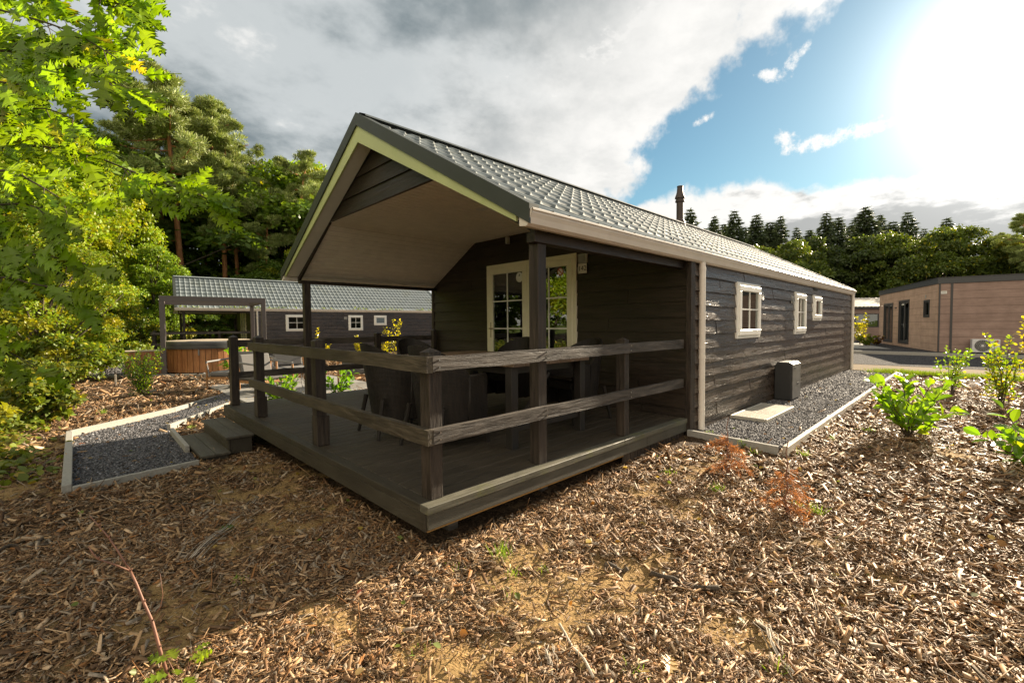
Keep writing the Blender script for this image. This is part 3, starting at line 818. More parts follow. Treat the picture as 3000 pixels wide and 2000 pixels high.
    # stickers on the panes
    s = MB(); s.tube([(XF-.0375, 2.065, 2.035), (XF-.0395, 2.065, 2.035)], .058, 28); st = s.build('sticker', M_stick, dr)
    r = MB(); n = 28
    vs = []
    for rr, xx in ((.058, XF-.0410), (.047, XF-.0410)):
        for k in range(n): vs.append((xx, 2.065+rr*math.cos(2*math.pi*k/n), 2.035+rr*math.sin(2*math.pi*k/n)))
    r.add(vs, [(k, (k+1) % n, n+(k+1) % n, n+k) for k in range(n)])
    r.beam((XF-.0412, 2.065-.036, 2.035-.036), (XF-.0412, 2.065+.036, 2.035+.036), .0008, .010, (1, 0, 0)) if 0 else r.add([(XF-.0414, 2.065+.040, 2.035+.030), (XF-.0414, 2.065+.030, 2.035+.040), (XF-.0414, 2.065-.040, 2.035-.030), (XF-.0414, 2.065-.030, 2.035-.040)], [(0, 1, 2, 3)])
    r.build('sticker_print', M_red, dr)
    s2 = MB(); s2.tube([(XF-.0375, 2.97, 2.02), (XF-.0395, 2.97, 2.02)], .085, 28); s2.build('sticker', M_stick, dr)
    Mx = Matrix.Translation((XF-.0415, 2.97, 2.055)) @ Matrix(((0, 0, -1, 0), (-1, 0, 0, 0), (0, 1, 0, 0), (0, 0, 0, 1)))
    text_mesh('sticker_print', '&', .06, M_ink, dr, Mx)
    # vent and number plate beside the door
    v = MB(); v.box(XF-.050, XF-.022, 1.545, 1.705, 2.125, 2.262, .004)
    for k in range(7): v.add([(XF-.0505, 1.565, 2.145+k*.0155), (XF-.0505, 1.685, 2.145+k*.0155), (XF-.064, 1.685, 2.139+k*.0155), (XF-.064, 1.565, 2.139+k*.0155)], [(0, 1, 2, 3)])
    v.build('wall_vent', M_vent, root)
    v = MB(); v.box(XF-.054, XF-.048, 1.545, 1.705, 1.968, 2.118, .002); pl = v.build('number_plate', plain('number plate', (.62, .58, .50), .5, var=.03) if 'number plate' not in MATS else MATS['number plate'], root)
    Mx = Matrix.Translation((XF-.0550, 1.625, 2.040)) @ Matrix(((0, 0, -1, 0), (-1, 0, 0, 0), (0, 1, 0, 0), (0, 0, 0, 1)))
    text_mesh('house_number', '142', .105, M_ink, pl, Mx)
    v = MB(); v.box(XF-.10, XF-.03, 3.20, 3.26, 2.62, 2.74, .006); v.build('wall_lamp', M_vent, root)
    v = MB(); v.lathe([(.075, 2.757), (.082, 2.760), (.082, 2.764)], 28, (2.35, 2.15)); v.build('ceiling_light', M_stick, root, auto=True)
    # porch posts
    for (y0, y1) in ((.084, .193), (5.42, 5.53)):
        m = MB(); m.box(1.190, 1.296, y0, y1, .001, 1.894 if y0 < 1 else 1.93, .004)
        m.build('porch_post', M_pz, root)
    # flue
    f = MB(); f.lathe([(.085, 3.60), (.085, 4.28), (.115, 4.29), (.115, 4.325), (.098, 4.335), (.10, 4.37), (.125, 4.38), (.125, 4.40), (.10, 4.47), (.082, 4.53), (.068, 4.66), (.075, 4.665), (.075, 4.69), (.06, 4.695)], 24, (9.55, 2.78))
    f.build('flue', M_flue, root, auto=True)
    f = MB(); f.lathe([(.15, 3.66), (.13, 3.78), (.09, 3.86)], 24, (9.55, 2.78)); f.build('flue_collar', M_flue, root, auto=True)
    return root

def make_deck(label, steps_label, rail_label):
    root = empty('deck', (0, 0, 0), 0, label, 'deck')
    m = MB(); y = .10; k = 0
    while y < YL-.02:
        y1 = min(y+.147, YL); 
        m.box(.10, XF-.03, y, y1, -.028, 0, .003); y += .1535
    m.build('deck_boards', M_deck, root)
    m = MB(); m.box(.0, 2.42, .0, .096, -.052, .002, .004); m.box(2.424, XF-.04, .0, .096, -.052, .002, .004); m.build('edge_trim', M_trim, root)
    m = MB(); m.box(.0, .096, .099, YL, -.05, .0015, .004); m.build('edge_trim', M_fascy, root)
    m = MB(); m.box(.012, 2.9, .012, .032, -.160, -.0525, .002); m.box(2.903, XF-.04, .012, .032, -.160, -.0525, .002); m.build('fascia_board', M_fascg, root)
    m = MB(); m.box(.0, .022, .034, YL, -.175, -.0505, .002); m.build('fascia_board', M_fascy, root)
    m = MB(); m.box(.03, .05, YL-.03, YL-.01, -.17, -.03); m.box(.05, XF-.05, YL-.03, YL-.01, -.17, -.03); m.build('fascia_board', M_fascg, root)
    m = MB(); m.box(.018, 2.45, .035, .085, -.182, -.1615); m.build('batten', M_gold, root)
    m = MB()
    for x in (.35, 1.4, 2.45, 3.5):
        for yy in (.25, 1.9, 3.6, 5.3): m.box(x, x+.09, yy, yy+.09, -.55, -.03)
    for yy in (.3, 1.95, 3.65, 5.35): m.box(.04, XF-.05, yy, yy+.05, -.155, -.0285)
    m.build('bearer', M_rx, root)
    m = MB(); x = 2.46
    while x < XF-.07:
        m.box(x, x+.062, .04, .06, -.36, -.163); x += .072
    m.build('skirting', M_pz, root)
    # railing
    rr = empty('railing', (0, 0, 0), 0, rail_label, 'railing')
    def post(x0, x1, y0, y1, h=1.03, blk=None):
        m = MB(); b = .018
        m.box(x0, x1, y0, y1, .003, h, .003)
        xm, ym = (x0+x1)/2, (y0+y1)/2
        m.add([(x0-.001, y0-.001, h), (x1+.001, y0-.001, h), (x1+.001, y1+.001, h), (x0-.001, y1+.001, h), (xm, ym, h+.032)], [(0, 1, 4), (1, 2, 4), (2, 3, 4), (3, 0, 4), (3, 2, 1, 0)])
        if blk: m.box(x0-.004, x1+.018, y0-.018, y1+.004, .003, blk, .003)
        return m.build('post', M_pz, rr)
    post(.084, .187, .084, .199, 1.022)
    post(.084, .187, 2.085, 2.20, 1.06, .30); post(.084, .187, 4.13, 4.25, 1.06, .27); post(.075, .180, 5.40, 5.535, 1.05)
    post(2.548, 2.640, .084, .190, 1.03); post(2.50, 2.60, 5.44, 5.54, 1.06, .20); post(3.80, 3.885, 5.44, 5.53, 1.10)
    rng = random.Random(5)
    def rail(axis, a0, a1, o0, o1, z0, z1, mat, seed):
        """sawn rail with slightly uneven edges"""
        n = int((a1-a0)/.06)+1; vs = []
        for k in range(n+1):
            s = a0+(a1-a0)*k/n; j1 = (float(vnoise(s*3.3, 1.5, seed))-.5)*.012+(float(vnoise(s*17, 4.5, seed))-.5)*.004; j0 = (float(vnoise(s*2.7, 8.5, seed))-.5)*.012+(float(vnoise(s*15, 3.5, seed))-.5)*.004
            jo = (float(vnoise(s*9, 12.5, seed))-.5)*.003
            for (o, z) in ((o0+jo, z0+j0), (o1, z0+j0), (o1, z1+j1), (o0+jo, z1+j1), (o0+jo, (z0+z1)/2)):
                vs.append((s, o, z) if axis == 'x' else (o, s, z))
        fs = []
        for k in range(n):
            q = k*5
            for t, t2 in ((0, 1), (1, 2), (2, 3), (3, 4), (4, 0)): fs.append((q+t, q+t2, q+5+t2, q+5+t))
        fs += [(0, 1, 2, 3, 4), tuple(n*5+i for i in (4, 3, 2, 1, 0))]
        m = MB(); m.add(vs, fs); o = m.build('rail', mat, rr)
        return o
    for z0, z1, sd in ((.894, 1.0, 1), (.400, .504, 2)):
        o = rail('x', .0845, 3.855, .037, .0835, z0, z1, M_rx, sd)
        for x in (.135, 1.24, 2.6):
            for zz in (z0+.028, z1-.028): b = MB(); b.tube([(x, .030, zz), (x, .038, zz)], .0065, 8); b.build('bolt', M_steel, o)
        rail('y', .039, 4.313, .037, .0835, z0-.002, z1-.002, M_ry, sd+5)
        rail('x', .07, 1.189, 5.5415, 5.586, z0-.002, z1-.002, M_rx, sd+9)
        rail('x', 1.192, 3.90, 5.5415, 5.586, z0, z1, M_rx, sd+12)
    # steps
    st = empty('deck_steps', (0, 0, 0), 0, steps_label, 'steps')
    for (xa, xb, zt) in ((-.315, -.004, -.170), (-.590, -.285, -.335)):
        m = MB(); w = (xb-xa)/2-.002
        ya, yb = (3.97, 5.50) if zt > -.2 else (3.90, 5.36)
        m.box(xa, xa+w, ya, yb, zt-.03, zt, .003); m.box(xb-w, xb, ya, yb, zt-.03, zt, .003); m.build('tread', M_step, st)
        m = MB(); m.box(xa+.03, xa+.05, ya+.03, yb-.03, zt-.19, zt-.031)
        m.box(xa+.055, xb-.02, ya+.03, ya+.05, zt-.22, zt-.031); m.box(xa+.055, xb-.02, yb-.05, yb-.03, zt-.22, zt-.031)
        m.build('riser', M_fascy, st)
    return root, rr, st
cab1 = make_cabin('near black timber cabin with covered porch, grey tiled roof and number 142')
deck1, rail1, steps1 = make_deck('raised dark plank deck before the porch of the near cabin', 'two dark grooved wooden steps up to the near deck', 'dark weathered post and rail fence around the near deck')
cab2 = copy_tree(cab1)
CP = (.774, 22.734, -.019); CA = R0(-6.857)
cab2.location = CP; cab2.rotation_euler = (0, 0, CA)
cab2['label'] = 'second black cabin with grey tiled roof standing behind the hot tub'
for o in (deck1, rail1):
    c = copy_tree(o); c.location = CP; c.rotation_euler = (0, 0, CA)
    c['label'] = 'far dark deck of the second cabin beyond the hot tub' if o is deck1 else 'dark rail fence around the far cabin porch'
for o in bpy.data.objects:
    if o.parent == cab2 and o.name.startswith('number_plate'):
        for ch in [x for x in bpy.data.objects if x.parent == o]: bpy.data.objects.remove(ch)

# ---------------------------------------------------------------- porch furniture
M_wick = wood('dark wicker', (.010, .008, .006), (.040, .030, .022), 'z', .55, .8, 3.0, .4, groove=('z', .014))
M_tab = wood('table wood', (.13, .085, .055), (.26, .18, .12), 'x', .5, .3)
M_tleg = plain('table frame', (.022, .018, .015), .5, var=.15)
def make_table():
    t = empty('table', (1.93, 1.56, .001), 0, 'wooden plank table with dark square legs on the near porch', 'table')
    m = MB()
    for k in range(7): m.box(-.60+k*.1725, -.60+k*.1725+.168, -1.03, 1.03, .80, .835, .004)
    m.build('table_top', M_tab, t)
    m = MB()
    m.box(-.5, .5, -.9, -.86, .72, .80); m.box(-.5, .5, .86, .9, .72, .80); m.box(-.52, -.48, -.9, .9, .72, .80); m.box(.48, .52, -.9, .9, .72, .80); m.build('table_frame', M_tleg, t)
    for x in (-.54, .54):
        for y in (-.94, .94):
            l = MB(); l.box(x-.045, x+.045, y-.045, y+.045, 0, .80, .003); l.build('leg', M_tleg, t)
    for y in (-.94, .94):
        l = MB(); l.box(-.49, .49, y-.02, y+.02, .16, .21, .003); l.beam((-.5, y, .2), (.0, y, .70), .03, .035, (0, 1, 0)); l.build('brace', M_tleg, t)
make_table()
def make_chair():
    t = empty('wicker_chair', (0, 0, 0), 0, None, 'chair', 'wicker chairs around the porch table')
    # woven shell: seat front at +x, rounded back at -x
    n = 22; prof = []
    for k in range(n+1):
        a = math.pi*(.5+k/n); prof.append((math.cos(a), math.sin(a)))
    def shell(off):
        vs = []
        for (c, s_) in prof:
            back = max(0, -c)
            top = .72+.30*back**.7
            for f in (0, .35, .7, 1):
                z = .16+(top-.16)*f; lean = -.10*f*back
                vs.append((c*(.33+off)*(.90+.10*f)+.04+lean, s_*(.32+off)*(.90+.10*f), z))
        return vs
    m = MB(); A = shell(0); B = shell(-.03); nA = len(A)
    vs = A+B; fs = []
    for k in range(n):
        for q in range(3):
            a = k*4+q; fs.append((a, a+4, a+5, a+1)); fs.append((nA+a, nA+a+1, nA+a+5, nA+a+4))
        fs.append((k*4+3, k*4+7, nA+k*4+7, nA+k*4+3)); fs.append((k*4, nA+k*4, nA+k*4+4, k*4+4))
    for e in (0, n*4): fs += [(e+q, e+q+1, nA+e+q+1, nA+e+q) for q in range(3)]
    m.add(vs, fs)
    for s_ in (-1, 1):
        m.box(.04, .31, min(s_*.318, s_*.27), max(s_*.318, s_*.27), .18, .715, .015)
    m.build('backrest', M_wick, t, auto=True)
    m = MB(); m.box(-.22, .28, -.22, .22, .40, .50, .02); m.build('seat', M_wick, t)
    m = MB(); m.box(-.18, .27, -.20, .20, .503, .555, .02); m.build('cushion', M_tleg, t)
    for x, dx in ((-.25, -.08), (.26, .06)):
        for y in (-.25, .25):
            l = MB(); l.tube([(x, y, .42), (x+dx, y+.05*(1 if y > 0 else -1), 0)], [.028, .018], 8); l.build('leg', M_wick, t)
    return t
chair0 = make_chair()
CHL = [((.98, 2.10), -.12, 'wicker chair nearest the front rail, its round back to the deck opening'),
       ((1.05, 1.25), .10, 'wicker chair behind the corner post, tucked against the near table end'),
       ((2.95, 1.05), 3.0, 'wicker chair on the wall side of the table beside the right railing'),
       ((2.98, 2.25), 3.25, 'wicker chair on the wall side of the table in front of the glass door'),
       ((1.92, 3.05), -1.6, 'wicker chair at the far head of the porch table')]
for i, ((x, y), rz, lab) in enumerate(CHL):
    c = chair0 if i == 0 else copy_tree(chair0); c.location = (x, y, .001); c.rotation_euler = (0, 0, rz); c['label'] = lab

# ---------------------------------------------------------------- terrace lounge chairs
M_teak = wood('teak', (.30, .14, .055), (.50, .27, .12), 'z', .5, .3)
M_rope = wood('grey rope', (.16, .15, .14), (.30, .29, .28), 'z', .8, .6, 1.0, .2, groove=('x', .016))
M_cush = plain('grey cushion', (.13, .125, .12), .9, var=.1, nscale=20)
M_alu = plain('light metal', (.20, .195, .19), .6, .0, spec=.2)
def make_lounge(w=.86, d=.84):
    t = empty('lounge_chair', (0, 0, 0), 0, None, 'lounge chair', 'lounge chairs with rope sides on the terrace')
    for (x, y, h) in ((-w/2, -d/2, .62), (w/2, -d/2, .62), (-w/2, d/2, .66), (w/2, d/2, .66)):
        l = MB(); l.tube([(x, y, 0), (x, y, h)], [.017, .024], 10); l.build('leg', M_teak, t, auto=True)
    m = MB()
    for y in (-d/2, d/2): m.beam((-w/2, y, .27), (w/2, y, .27), .03, .05)
    for x in (-w/2, w/2): m.beam((x, -d/2, .27), (x, d/2, .27), .03, .05)
    m.build('seat_frame', M_teak, t)
    m = MB(); m.tube([(-w/2, -d/2, .66), (-w/2, d/2, .70), (w/2, d/2, .70), (w/2, -d/2, .66)], .022, 8)
    m.tube([(-w/2, -d/2, .66), (-w/2+.05, -d/2+.02, .30)], .016, 8); m.tube([(w/2, -d/2, .66), (w/2-.05, -d/2+.02, .30)], .016, 8); m.build('arm_frame', M_alu, t, auto=True)
    m = MB()
    for k in range(34):
        y = -d/2+.02+k*(d-.04)/33
        for x in (-w/2, w/2): m.beam((x*1.0, y, .30), (x*1.0, y, .67), .012, .010)
    for k in range(34):
        x = -w/2+.02+k*(w-.04)/33; m.beam((x, d/2, .30), (x, d/2, .69), .012, .010)
    m.build('rope_side', M_cush, t)
    m = MB(); m.box(-w/2+.04, w/2-.04, -d/2+.02, d/2-.03, .30, .42, .035); m.build('cushion', M_cush, t)
    m = MB(); m.beam((0, d/2-.13, .44), (0, d/2-.02, .86), w-.16, .13, (0, -1, .3)); m.build('back_cushion', M_cush, t, bevel=.03)
    return t
L0 = make_lounge()
TZ = -.298
for i, (x, y, rz, lab) in enumerate(((1.50, 8.93, .30, 'lounge chair nearest the deck corner posts, laurel leaves in front of its rope side'),
                             (3.52, 8.50, 2.75, 'lounge chair at the right end of the terrace, its teak frame in full sun'),
                             (1.25, 10.35, -.9, 'lounge chair at the back left of the terrace with its cushion upright'),
                             (2.55, 10.35, -.1, 'lounge chair at the back of the terrace behind the small white table'))):
    c = L0 if i == 0 else copy_tree(L0); c.location = (x, y, TZ); c.rotation_euler = (0, 0, rz); c['label'] = lab
t = empty('side_table', (2.38, 9.15, TZ), 0, 'small round table on thin white legs between the lounge chairs', 'side table')
m = MB(); m.lathe([(.24, .46), (.26, .465), (.26, .485), (.25, .49)], 28); m.build('table_top', M_alu, t, auto=True)
for k in range(3):
    a = k*2.094+.4; m = MB(); m.tube([(.18*math.cos(a), .18*math.sin(a), .46), (.05*math.cos(a), .05*math.sin(a), .2), (.22*math.cos(a), .22*math.sin(a), .0)], .010, 8); m.build('leg', M_alu, t, auto=True)

# ---------------------------------------------------------------- hot tub, cabinet, pergola
M_cedar = wood('cedar staves', (.26, .10, .035), (.50, .235, .09), 'z', .5, .3, 1.0, .4)
M_lid = plain('dark lid skirt', (.07, .072, .075), .35, var=.1)
M_lidt = plain('tan lid top', (.42, .35, .26), .6)
tz = -.30
tub = empty('hot_tub', (1.74, 15.92, tz), 0, 'round cedar hot tub with a grey padded lid under the pergola', 'hot tub')
m = MB(); n = 44; R = 1.19
for k in range(n):
    a0, a1 = 2*math.pi*k/n+.006, 2*math.pi*(k+1)/n-.006; vs = []
    for z in (.05, .80):
        for (r, a) in ((R, a0), (R, a1), (R-.04, a1), (R-.04, a0)): vs.append((r*math.cos(a), r*math.sin(a), z))
    m.add(vs, [(0, 1, 5, 4), (1, 2, 6, 5), (2, 3, 7, 6), (3, 0, 4, 7), (4, 5, 6, 7), (3, 2, 1, 0)])
m.build('staves', M_cedar, tub)
m = MB(); m.lathe([(1.10, 0), (1.10, .78)], 40); m.build('tub_core', M_black, tub)
m = MB(); m.lathe([(1.16, .80), (1.25, .805), (1.26, .84), (1.26, .915), (1.24, .925), (1.26, .935), (1.26, 1.01), (1.22, 1.05)], 48); m.build('lid', M_lid, tub, auto=True)
m = MB(); m.lathe([(1.22, 1.05), (1.15, 1.062), (.5, 1.085), (.01, 1.09)], 48); m.build('lid_top', M_lidt, tub, auto=True)
for a in (-2.0, -.75):
    m = MB(); m.box(-.02, .02, -.012, .012, .60, .80, .004); m.tube([(0, -.02, .68), (0, .0, .68)], .022, 12); o = m.build('lid_clip', M_alu if a < -1 else M_black, tub); o.location = (1.21*math.cos(a), 1.21*math.sin(a), 0); o.rotation_euler = (0, 0, a+math.pi/2)
cb = empty('cabinet', (.02, 16.15, tz), -.12, 'low reddish wooden cabinet standing left of the hot tub', 'cabinet')
m = MB()
for k in range(9): m.box(-.50+k*.1, -.50+k*.1+.094, -.36, -.34, .03, .74)
m.box(-.5, .4, -.34, .36, .03, .74); m.build('cabinet_body', M_cedar, cb)
m = MB(); m.box(-.52, .42, -.38, .38, .742, .772, .004); m.build('cabinet_top', M_lidt, cb)
M_perg = plain('grey brown aluminium', (.105, .088, .082), .5, .2, var=.06)
pg = empty('pergola', (.3, 15.1, -.31), R0(-7.2), 'dark grey metal pergola frame over the hot tub', 'pergola')
PW, PD, PH = 2.93, 2.75, 2.50; s_ = .13
for (x, y) in ((0, 0), (PW-s_, 0), (0, PD), (PW-s_, PD)):
    m = MB(); m.box(x, x+s_, y, y+s_, 0, PH-.17, .004); m.build('post', M_perg, pg)
for (a, b, c, d) in ((0, PW, 0, s_), (0, PW, PD, PD+s_), (0, s_, s_, PD), (PW-s_, PW, s_, PD)):
    m = MB(); m.box(a, b, c, d, PH-.17, PH, .004); m.build('beam', M_perg, pg)

# ---------------------------------------------------------------- things beside the near cabin
M_hp = plain('dark grey plastic', (.022, .022, .022), .55, var=.15, nscale=10); M_hpl = plain('grey metal panel', (.13, .125, .12), .42, .3, var=.25, nscale=8)
hp = empty('meter_box', (7.62, -.16, -.19), 0, 'dark grey utility box with sloped top edges on the gravel by the wall', 'utility box')
m = MB(); w = .26; 
P = [(-.14, 0.02), (.13, .02), (.13, .62), (.08, .69), (-.10, .69), (-.14, .67)]
m.prism([(y, z) for y, z in P], -.27, .27, 'x'); m.build('box_body', M_hp, hp, bevel=.012)
m = MB(); m.box(-.255, .262, -.158, -.1405, .04, .655, .004); m.build('front_panel', M_hpl, hp, bevel=.004)
m = MB(); m.box(.02, .16, -.163, -.1585, .29, .315); m.box(-.15, -.06, -.163, -.1585, .57, .60); m.build('slot', M_black, hp)
for x in (-.2, .2):
    m = MB(); m.box(x-.03, x+.03, -.12, .1, -.03, .019); m.build('foot', M_alu, hp)
M_grate = plain('cream drain cover', (.40, .37, .31), .55, var=.08)
dg_ = empty('floor_grate', (5.90, -.29, -.188), .0, 'cream coloured floor grate lying on the gravel below the windows', 'grate')
m = MB(); a, b, c, d = -.72, .66, -.25, .24
m.box(a, b, c, c+.03, 0, .055, .006); m.box(a, b, d-.03, d, 0, .055, .006); m.box(a, a+.03, c+.03, d-.03, 0, .055, .006); m.box(b-.03, b, c+.03, d-.03, 0, .055, .006)
m.build('grate_frame', M_grate, dg_)
m = MB()
for k in range(46): m.box(a+.034+k*.0288, a+.034+k*.0288+.018, c+.031, d-.031, .03, .050)
m.build('grate_bars', M_grate, dg_)
m = MB(); m.box(a+.03, b-.03, c+.03, d-.03, .004, .026); m.build('grate_base', M_black, dg_)

# ---------------------------------------------------------------- brown modular cabins
M_pan = wood('brown cladding panels', (.52, .34, .24), (.68, .47, .34), 'x', .7, .12, .7, .2)  # paler tone carries the brighter light on the long wall
M_panshade = wood('brown cladding panels shaded', (.28, .19, .155), (.38, .27, .225), 'x', .7, .12, .7, .2)  # darker copy of the same panels, short wall shade put into the colour
M_anth = plain('anthracite trim', (.05, .052, .055), .5, var=.06)
M_anth2 = plain('anthracite frame', (.045, .042, .042), .4, var=.06)
def panels(mb, L, z0, z1, rowh, holes, seams, y=0.0, th=.02):
    z = z0; s = [0]+sorted(seams)+[L]
    while z < z1-.01:
        zt = min(z+rowh, z1)
        for a, b in zip(s[:-1], s[1:]):
            rects = [(a+.006, b-.006, z+.004, zt-.004)]
            for (ha, hb, c0, c1) in holes:
                nr = []
                for (p, q, c, d) in rects:
                    if hb <= p or ha >= q or c1 <= c or c0 >= d: nr.append((p, q, c, d)); continue
                    if p < ha: nr.append((p, ha, c, d))
                    if q > hb: nr.append((hb, q, c, d))
                    if c < c0: nr.append((max(p, ha), min(q, hb), c, c0))
                    if d > c1: nr.append((max(p, ha), min(q, hb), c1, d))
                rects = nr
            for (p, q, c, d) in rects: mb.box(p, q, y-th, y, c, d)
        z = zt
def brown_cabin():
    A = np.array([25.92, -1.445]); B = np.array([35.07, 1.573]); D = np.array([26.36, -4.044])
    root = empty('modular_cabin', (A[0], A[1], -.22), 0, 'flat roofed brown panelled cabin with glass doors beyond the gravel road', 'cabin')
    dl = nrm(B-A); dr = nrm(D-A)
    LL, LR = 9.75, 9.5
    H = 3.32
    # left (long) wall: local x runs away from the near corner, outward is to the left of it
    al = math.atan2(dl[1], dl[0])
    wl = MB(); holes = [(.98, 1.76, 1.60, 2.42), (3.88, 5.68, .22, 2.56), (6.78, 8.70, .20, 2.50)]
    panels(wl, LL, .05, H-.24, .335, holes, [2.13, 5.72, 6.78])
    o = wl.build('long_wall', M_pan, root)
    # mirror so that outward (-y local) faces away from the block
    o.matrix_local = Matrix(((dl[0], -dl[1]*-1*-1, 0, 0), (dl[1], dl[0]*1, 0, 0), (0, 0, 1, 0), (0, 0, 0, 1)))
    n_out = np.array([-dl[1], dl[0]])            # candidate outward normal
    if np.dot(n_out, CAM_C[:2]-A) < 0: n_out = -n_out
    M = Matrix(((dl[0], -n_out[0], 0, 0), (dl[1], -n_out[1], 0, 0), (0, 0, 1, 0), (0, 0, 0, 1)))
    o.matrix_local = M
    def put(ob, MM=M): ob.matrix_local = MM; return ob
    def opening(a, b, c, d, split, name):
        f = MB(); t = .08
        f.box(a, b, -.04, .10, c, c+t); f.box(a, b, -.04, .10, d-t, d); f.box(a, a+t, -.04, .10, c+t, d-t); f.box(b-t, b, -.04, .10, c+t, d-t)
        fo = put(f.build(name, M_anth2, root))
        xs = [a+t]+([(a+b)/2] if split else [])+[b-t]
        for p, q in zip(xs[:-1], xs[1:]):
            g = MB(); t2 = .085 if split else .05
            g.box(p, q, .0, .05, c+t, c+t+t2); g.box(p, q, .0, .05, d-t-t2, d-t); g.box(p, p+t2, .0, .05, c+t+t2, d-t-t2); g.box(q-t2, q, .0, .05, c+t+t2, d-t-t2)
            sa = g.build('sash', M_anth2, fo)
            g = MB(); g.box(p+t2-.01, q-t2+.01, .02, .026, c+t+t2-.01, d-t-t2+.01); g.build('pane', M_glass, fo)
        return fo
    opening(*holes[0], False, 'window'); d1 = opening(*holes[1], True, 'door'); opening(*holes[2], True, 'door')
    h = MB(); h.box(4.74, 4.80, -.03, -.0, 1.10, 1.32); h.tube([(4.77, -.05, 1.25), (4.55, -.05, 1.25)], .012, 6); h.tube([(4.79, -.05, 1.25), (5.0, -.05, 1.25)], .012, 6); h.build('door_handle', M_alu, d1)
    m = MB(); m.box(6.10, 6.32, -.06, -.021, 2.15, 2.22); put(m.build('wall_lamp', M_anth2, root))
    m = MB(); m.box(1.46, 1.54, -.04, -.021, 2.5, 2.66); put(m.build('wall_vent', M_vent, root))
    # right wall, receding behind the plants
    nr = np.array([-dr[1], dr[0]])
    if np.dot(nr, CAM_C[:2]-A) < 0: nr = -nr
    M2 = Matrix(((dr[0], -nr[0], 0, 0), (dr[1], -nr[1], 0, 0), (0, 0, 1, 0), (0, 0, 0, 1)))
    w2 = MB(); panels(w2, LR, .05, H-.24, .335, [], [.42]); put(w2.build('short_wall', M_panshade, root), M2)
    m = MB(); m.box(.38, .46, -.035, -.02, .05, H-.24); put(m.build('seam_strip', M_anth2, root), M2)
    m = MB(); m.box(-.0, .055, -.045, .02, .03, H-.24); put(m.build('corner_post', M_anth2, root), M2)
    m = MB(); m.box(.07, .26, -.035, -.021, 2.62, 2.74); pl = put(m.build('sign_plate', M_stick, root), M2)
    Mt = Matrix.Translation((.165, -.0365, 2.68)) @ Matrix(((1, 0, 0, 0), (0, 0, -1, 0), (0, 1, 0, 0), (0, 0, 0, 1)))
    text_mesh('sign_text', '5902', .075, M_ink, pl, Mt)
    # body, roof slab and fascia as a quadrilateral block
    Bq = dl*LL; Dq = dr*LR; Q = [np.array([0, 0]), Bq, Bq+Dq, Dq]
    def quad(k):
        c = (Q[0]+Q[2])/2; return [tuple(c+(q-c)*k) for q in Q]
    # solid core slightly inside the cladding, open behind the glass
    m = MB(); m.prism(quad(.965), .0, H-.25); put(m.build('inner_core', M_black, root), Matrix())
    m = MB(); m.prism(quad(1.012), H-.245, H-.002); m.build('roof_fascia', M_anth, root)
    m = MB(); m.prism(quad(1.016), H, H+.025); m.build('roof_cap', M_anth2, root)
    return root, A, dr, nr
bc, bA, bdr, bnr = brown_cabin()
# air conditioner
ax = bA+bdr*1.44+bnr*.26
ac = empty('air_conditioner', (ax[0], ax[1], -.20), math.atan2(bdr[1], bdr[0]), 'white outdoor air conditioner unit against the brown cabin wall', 'air conditioner')
flip = np.dot(np.array([-math.sin(ac.rotation_euler[2]), math.cos(ac.rotation_euler[2])]), bnr) > 0
sg = 1 if flip else -1
M_acw = plain('appliance white', (.62, .61, .60), .4, var=.04)
m = MB(); m.box(-.42, .42, -.17, .17, .06, .62, .02); m.build('casing', M_acw, ac)
for x in (-.3, .3):
    m = MB(); m.box(x-.03, x+.03, -.17, .17, 0, .06); m.build('foot', M_anth2, ac)
m = MB(); cx, cz, n = -.10, .35, 36; yy = sg*.171
vs = [(cx+.245*math.cos(2*math.pi*k/n), yy, cz+.245*math.sin(2*math.pi*k/n)) for k in range(n)]
m.add(vs, [tuple(range(n))]); m.build('fan_opening', M_anth2, ac)
m = MB()
for k in range(22):
    a = 2*math.pi*k/22; m.beam((cx+.05*math.cos(a), yy+sg*.006, cz+.05*math.sin(a)), (cx+.24*math.cos(a+.35), yy+sg*.006, cz+.24*math.sin(a+.35)), .006, .006)
for rr in (.09, .15, .20, .24):
    m.tube([(cx+rr*math.cos(2*math.pi*k/30), yy+sg*.008, cz+rr*math.sin(2*math.pi*k/30)) for k in range(31)], .004, 4, False)
m.build('fan_grille', M_vent, ac)
m = MB(); m.tube([(cx, yy+sg*.005, cz), (cx, yy+sg*.014, cz)], .045, 18); m.build('fan_hub', M_acw, ac)
m = MB(); m.tube([(.31, yy, .53), (.31, yy+sg*.005, .53)], .058, 24); lg = m.build('emblem', M_red, ac)
m = MB()
m.tube([(.31+.045*math.cos(a), yy+sg*.007, .53+.045*math.sin(a)) for a in [math.pi*(.35+1.65*k/20) for k in range(21)]], .004, 4)
m.box(.302, .308, yy+sg*.006 if sg > 0 else yy-.009, yy+.009 if sg > 0 else yy-.006, .505, .552); m.box(.302, .325, yy+sg*.006 if sg > 0 else yy-.009, yy+.009 if sg > 0 else yy-.006, .505, .511)
m.build('emblem_mark', M_stick, lg)
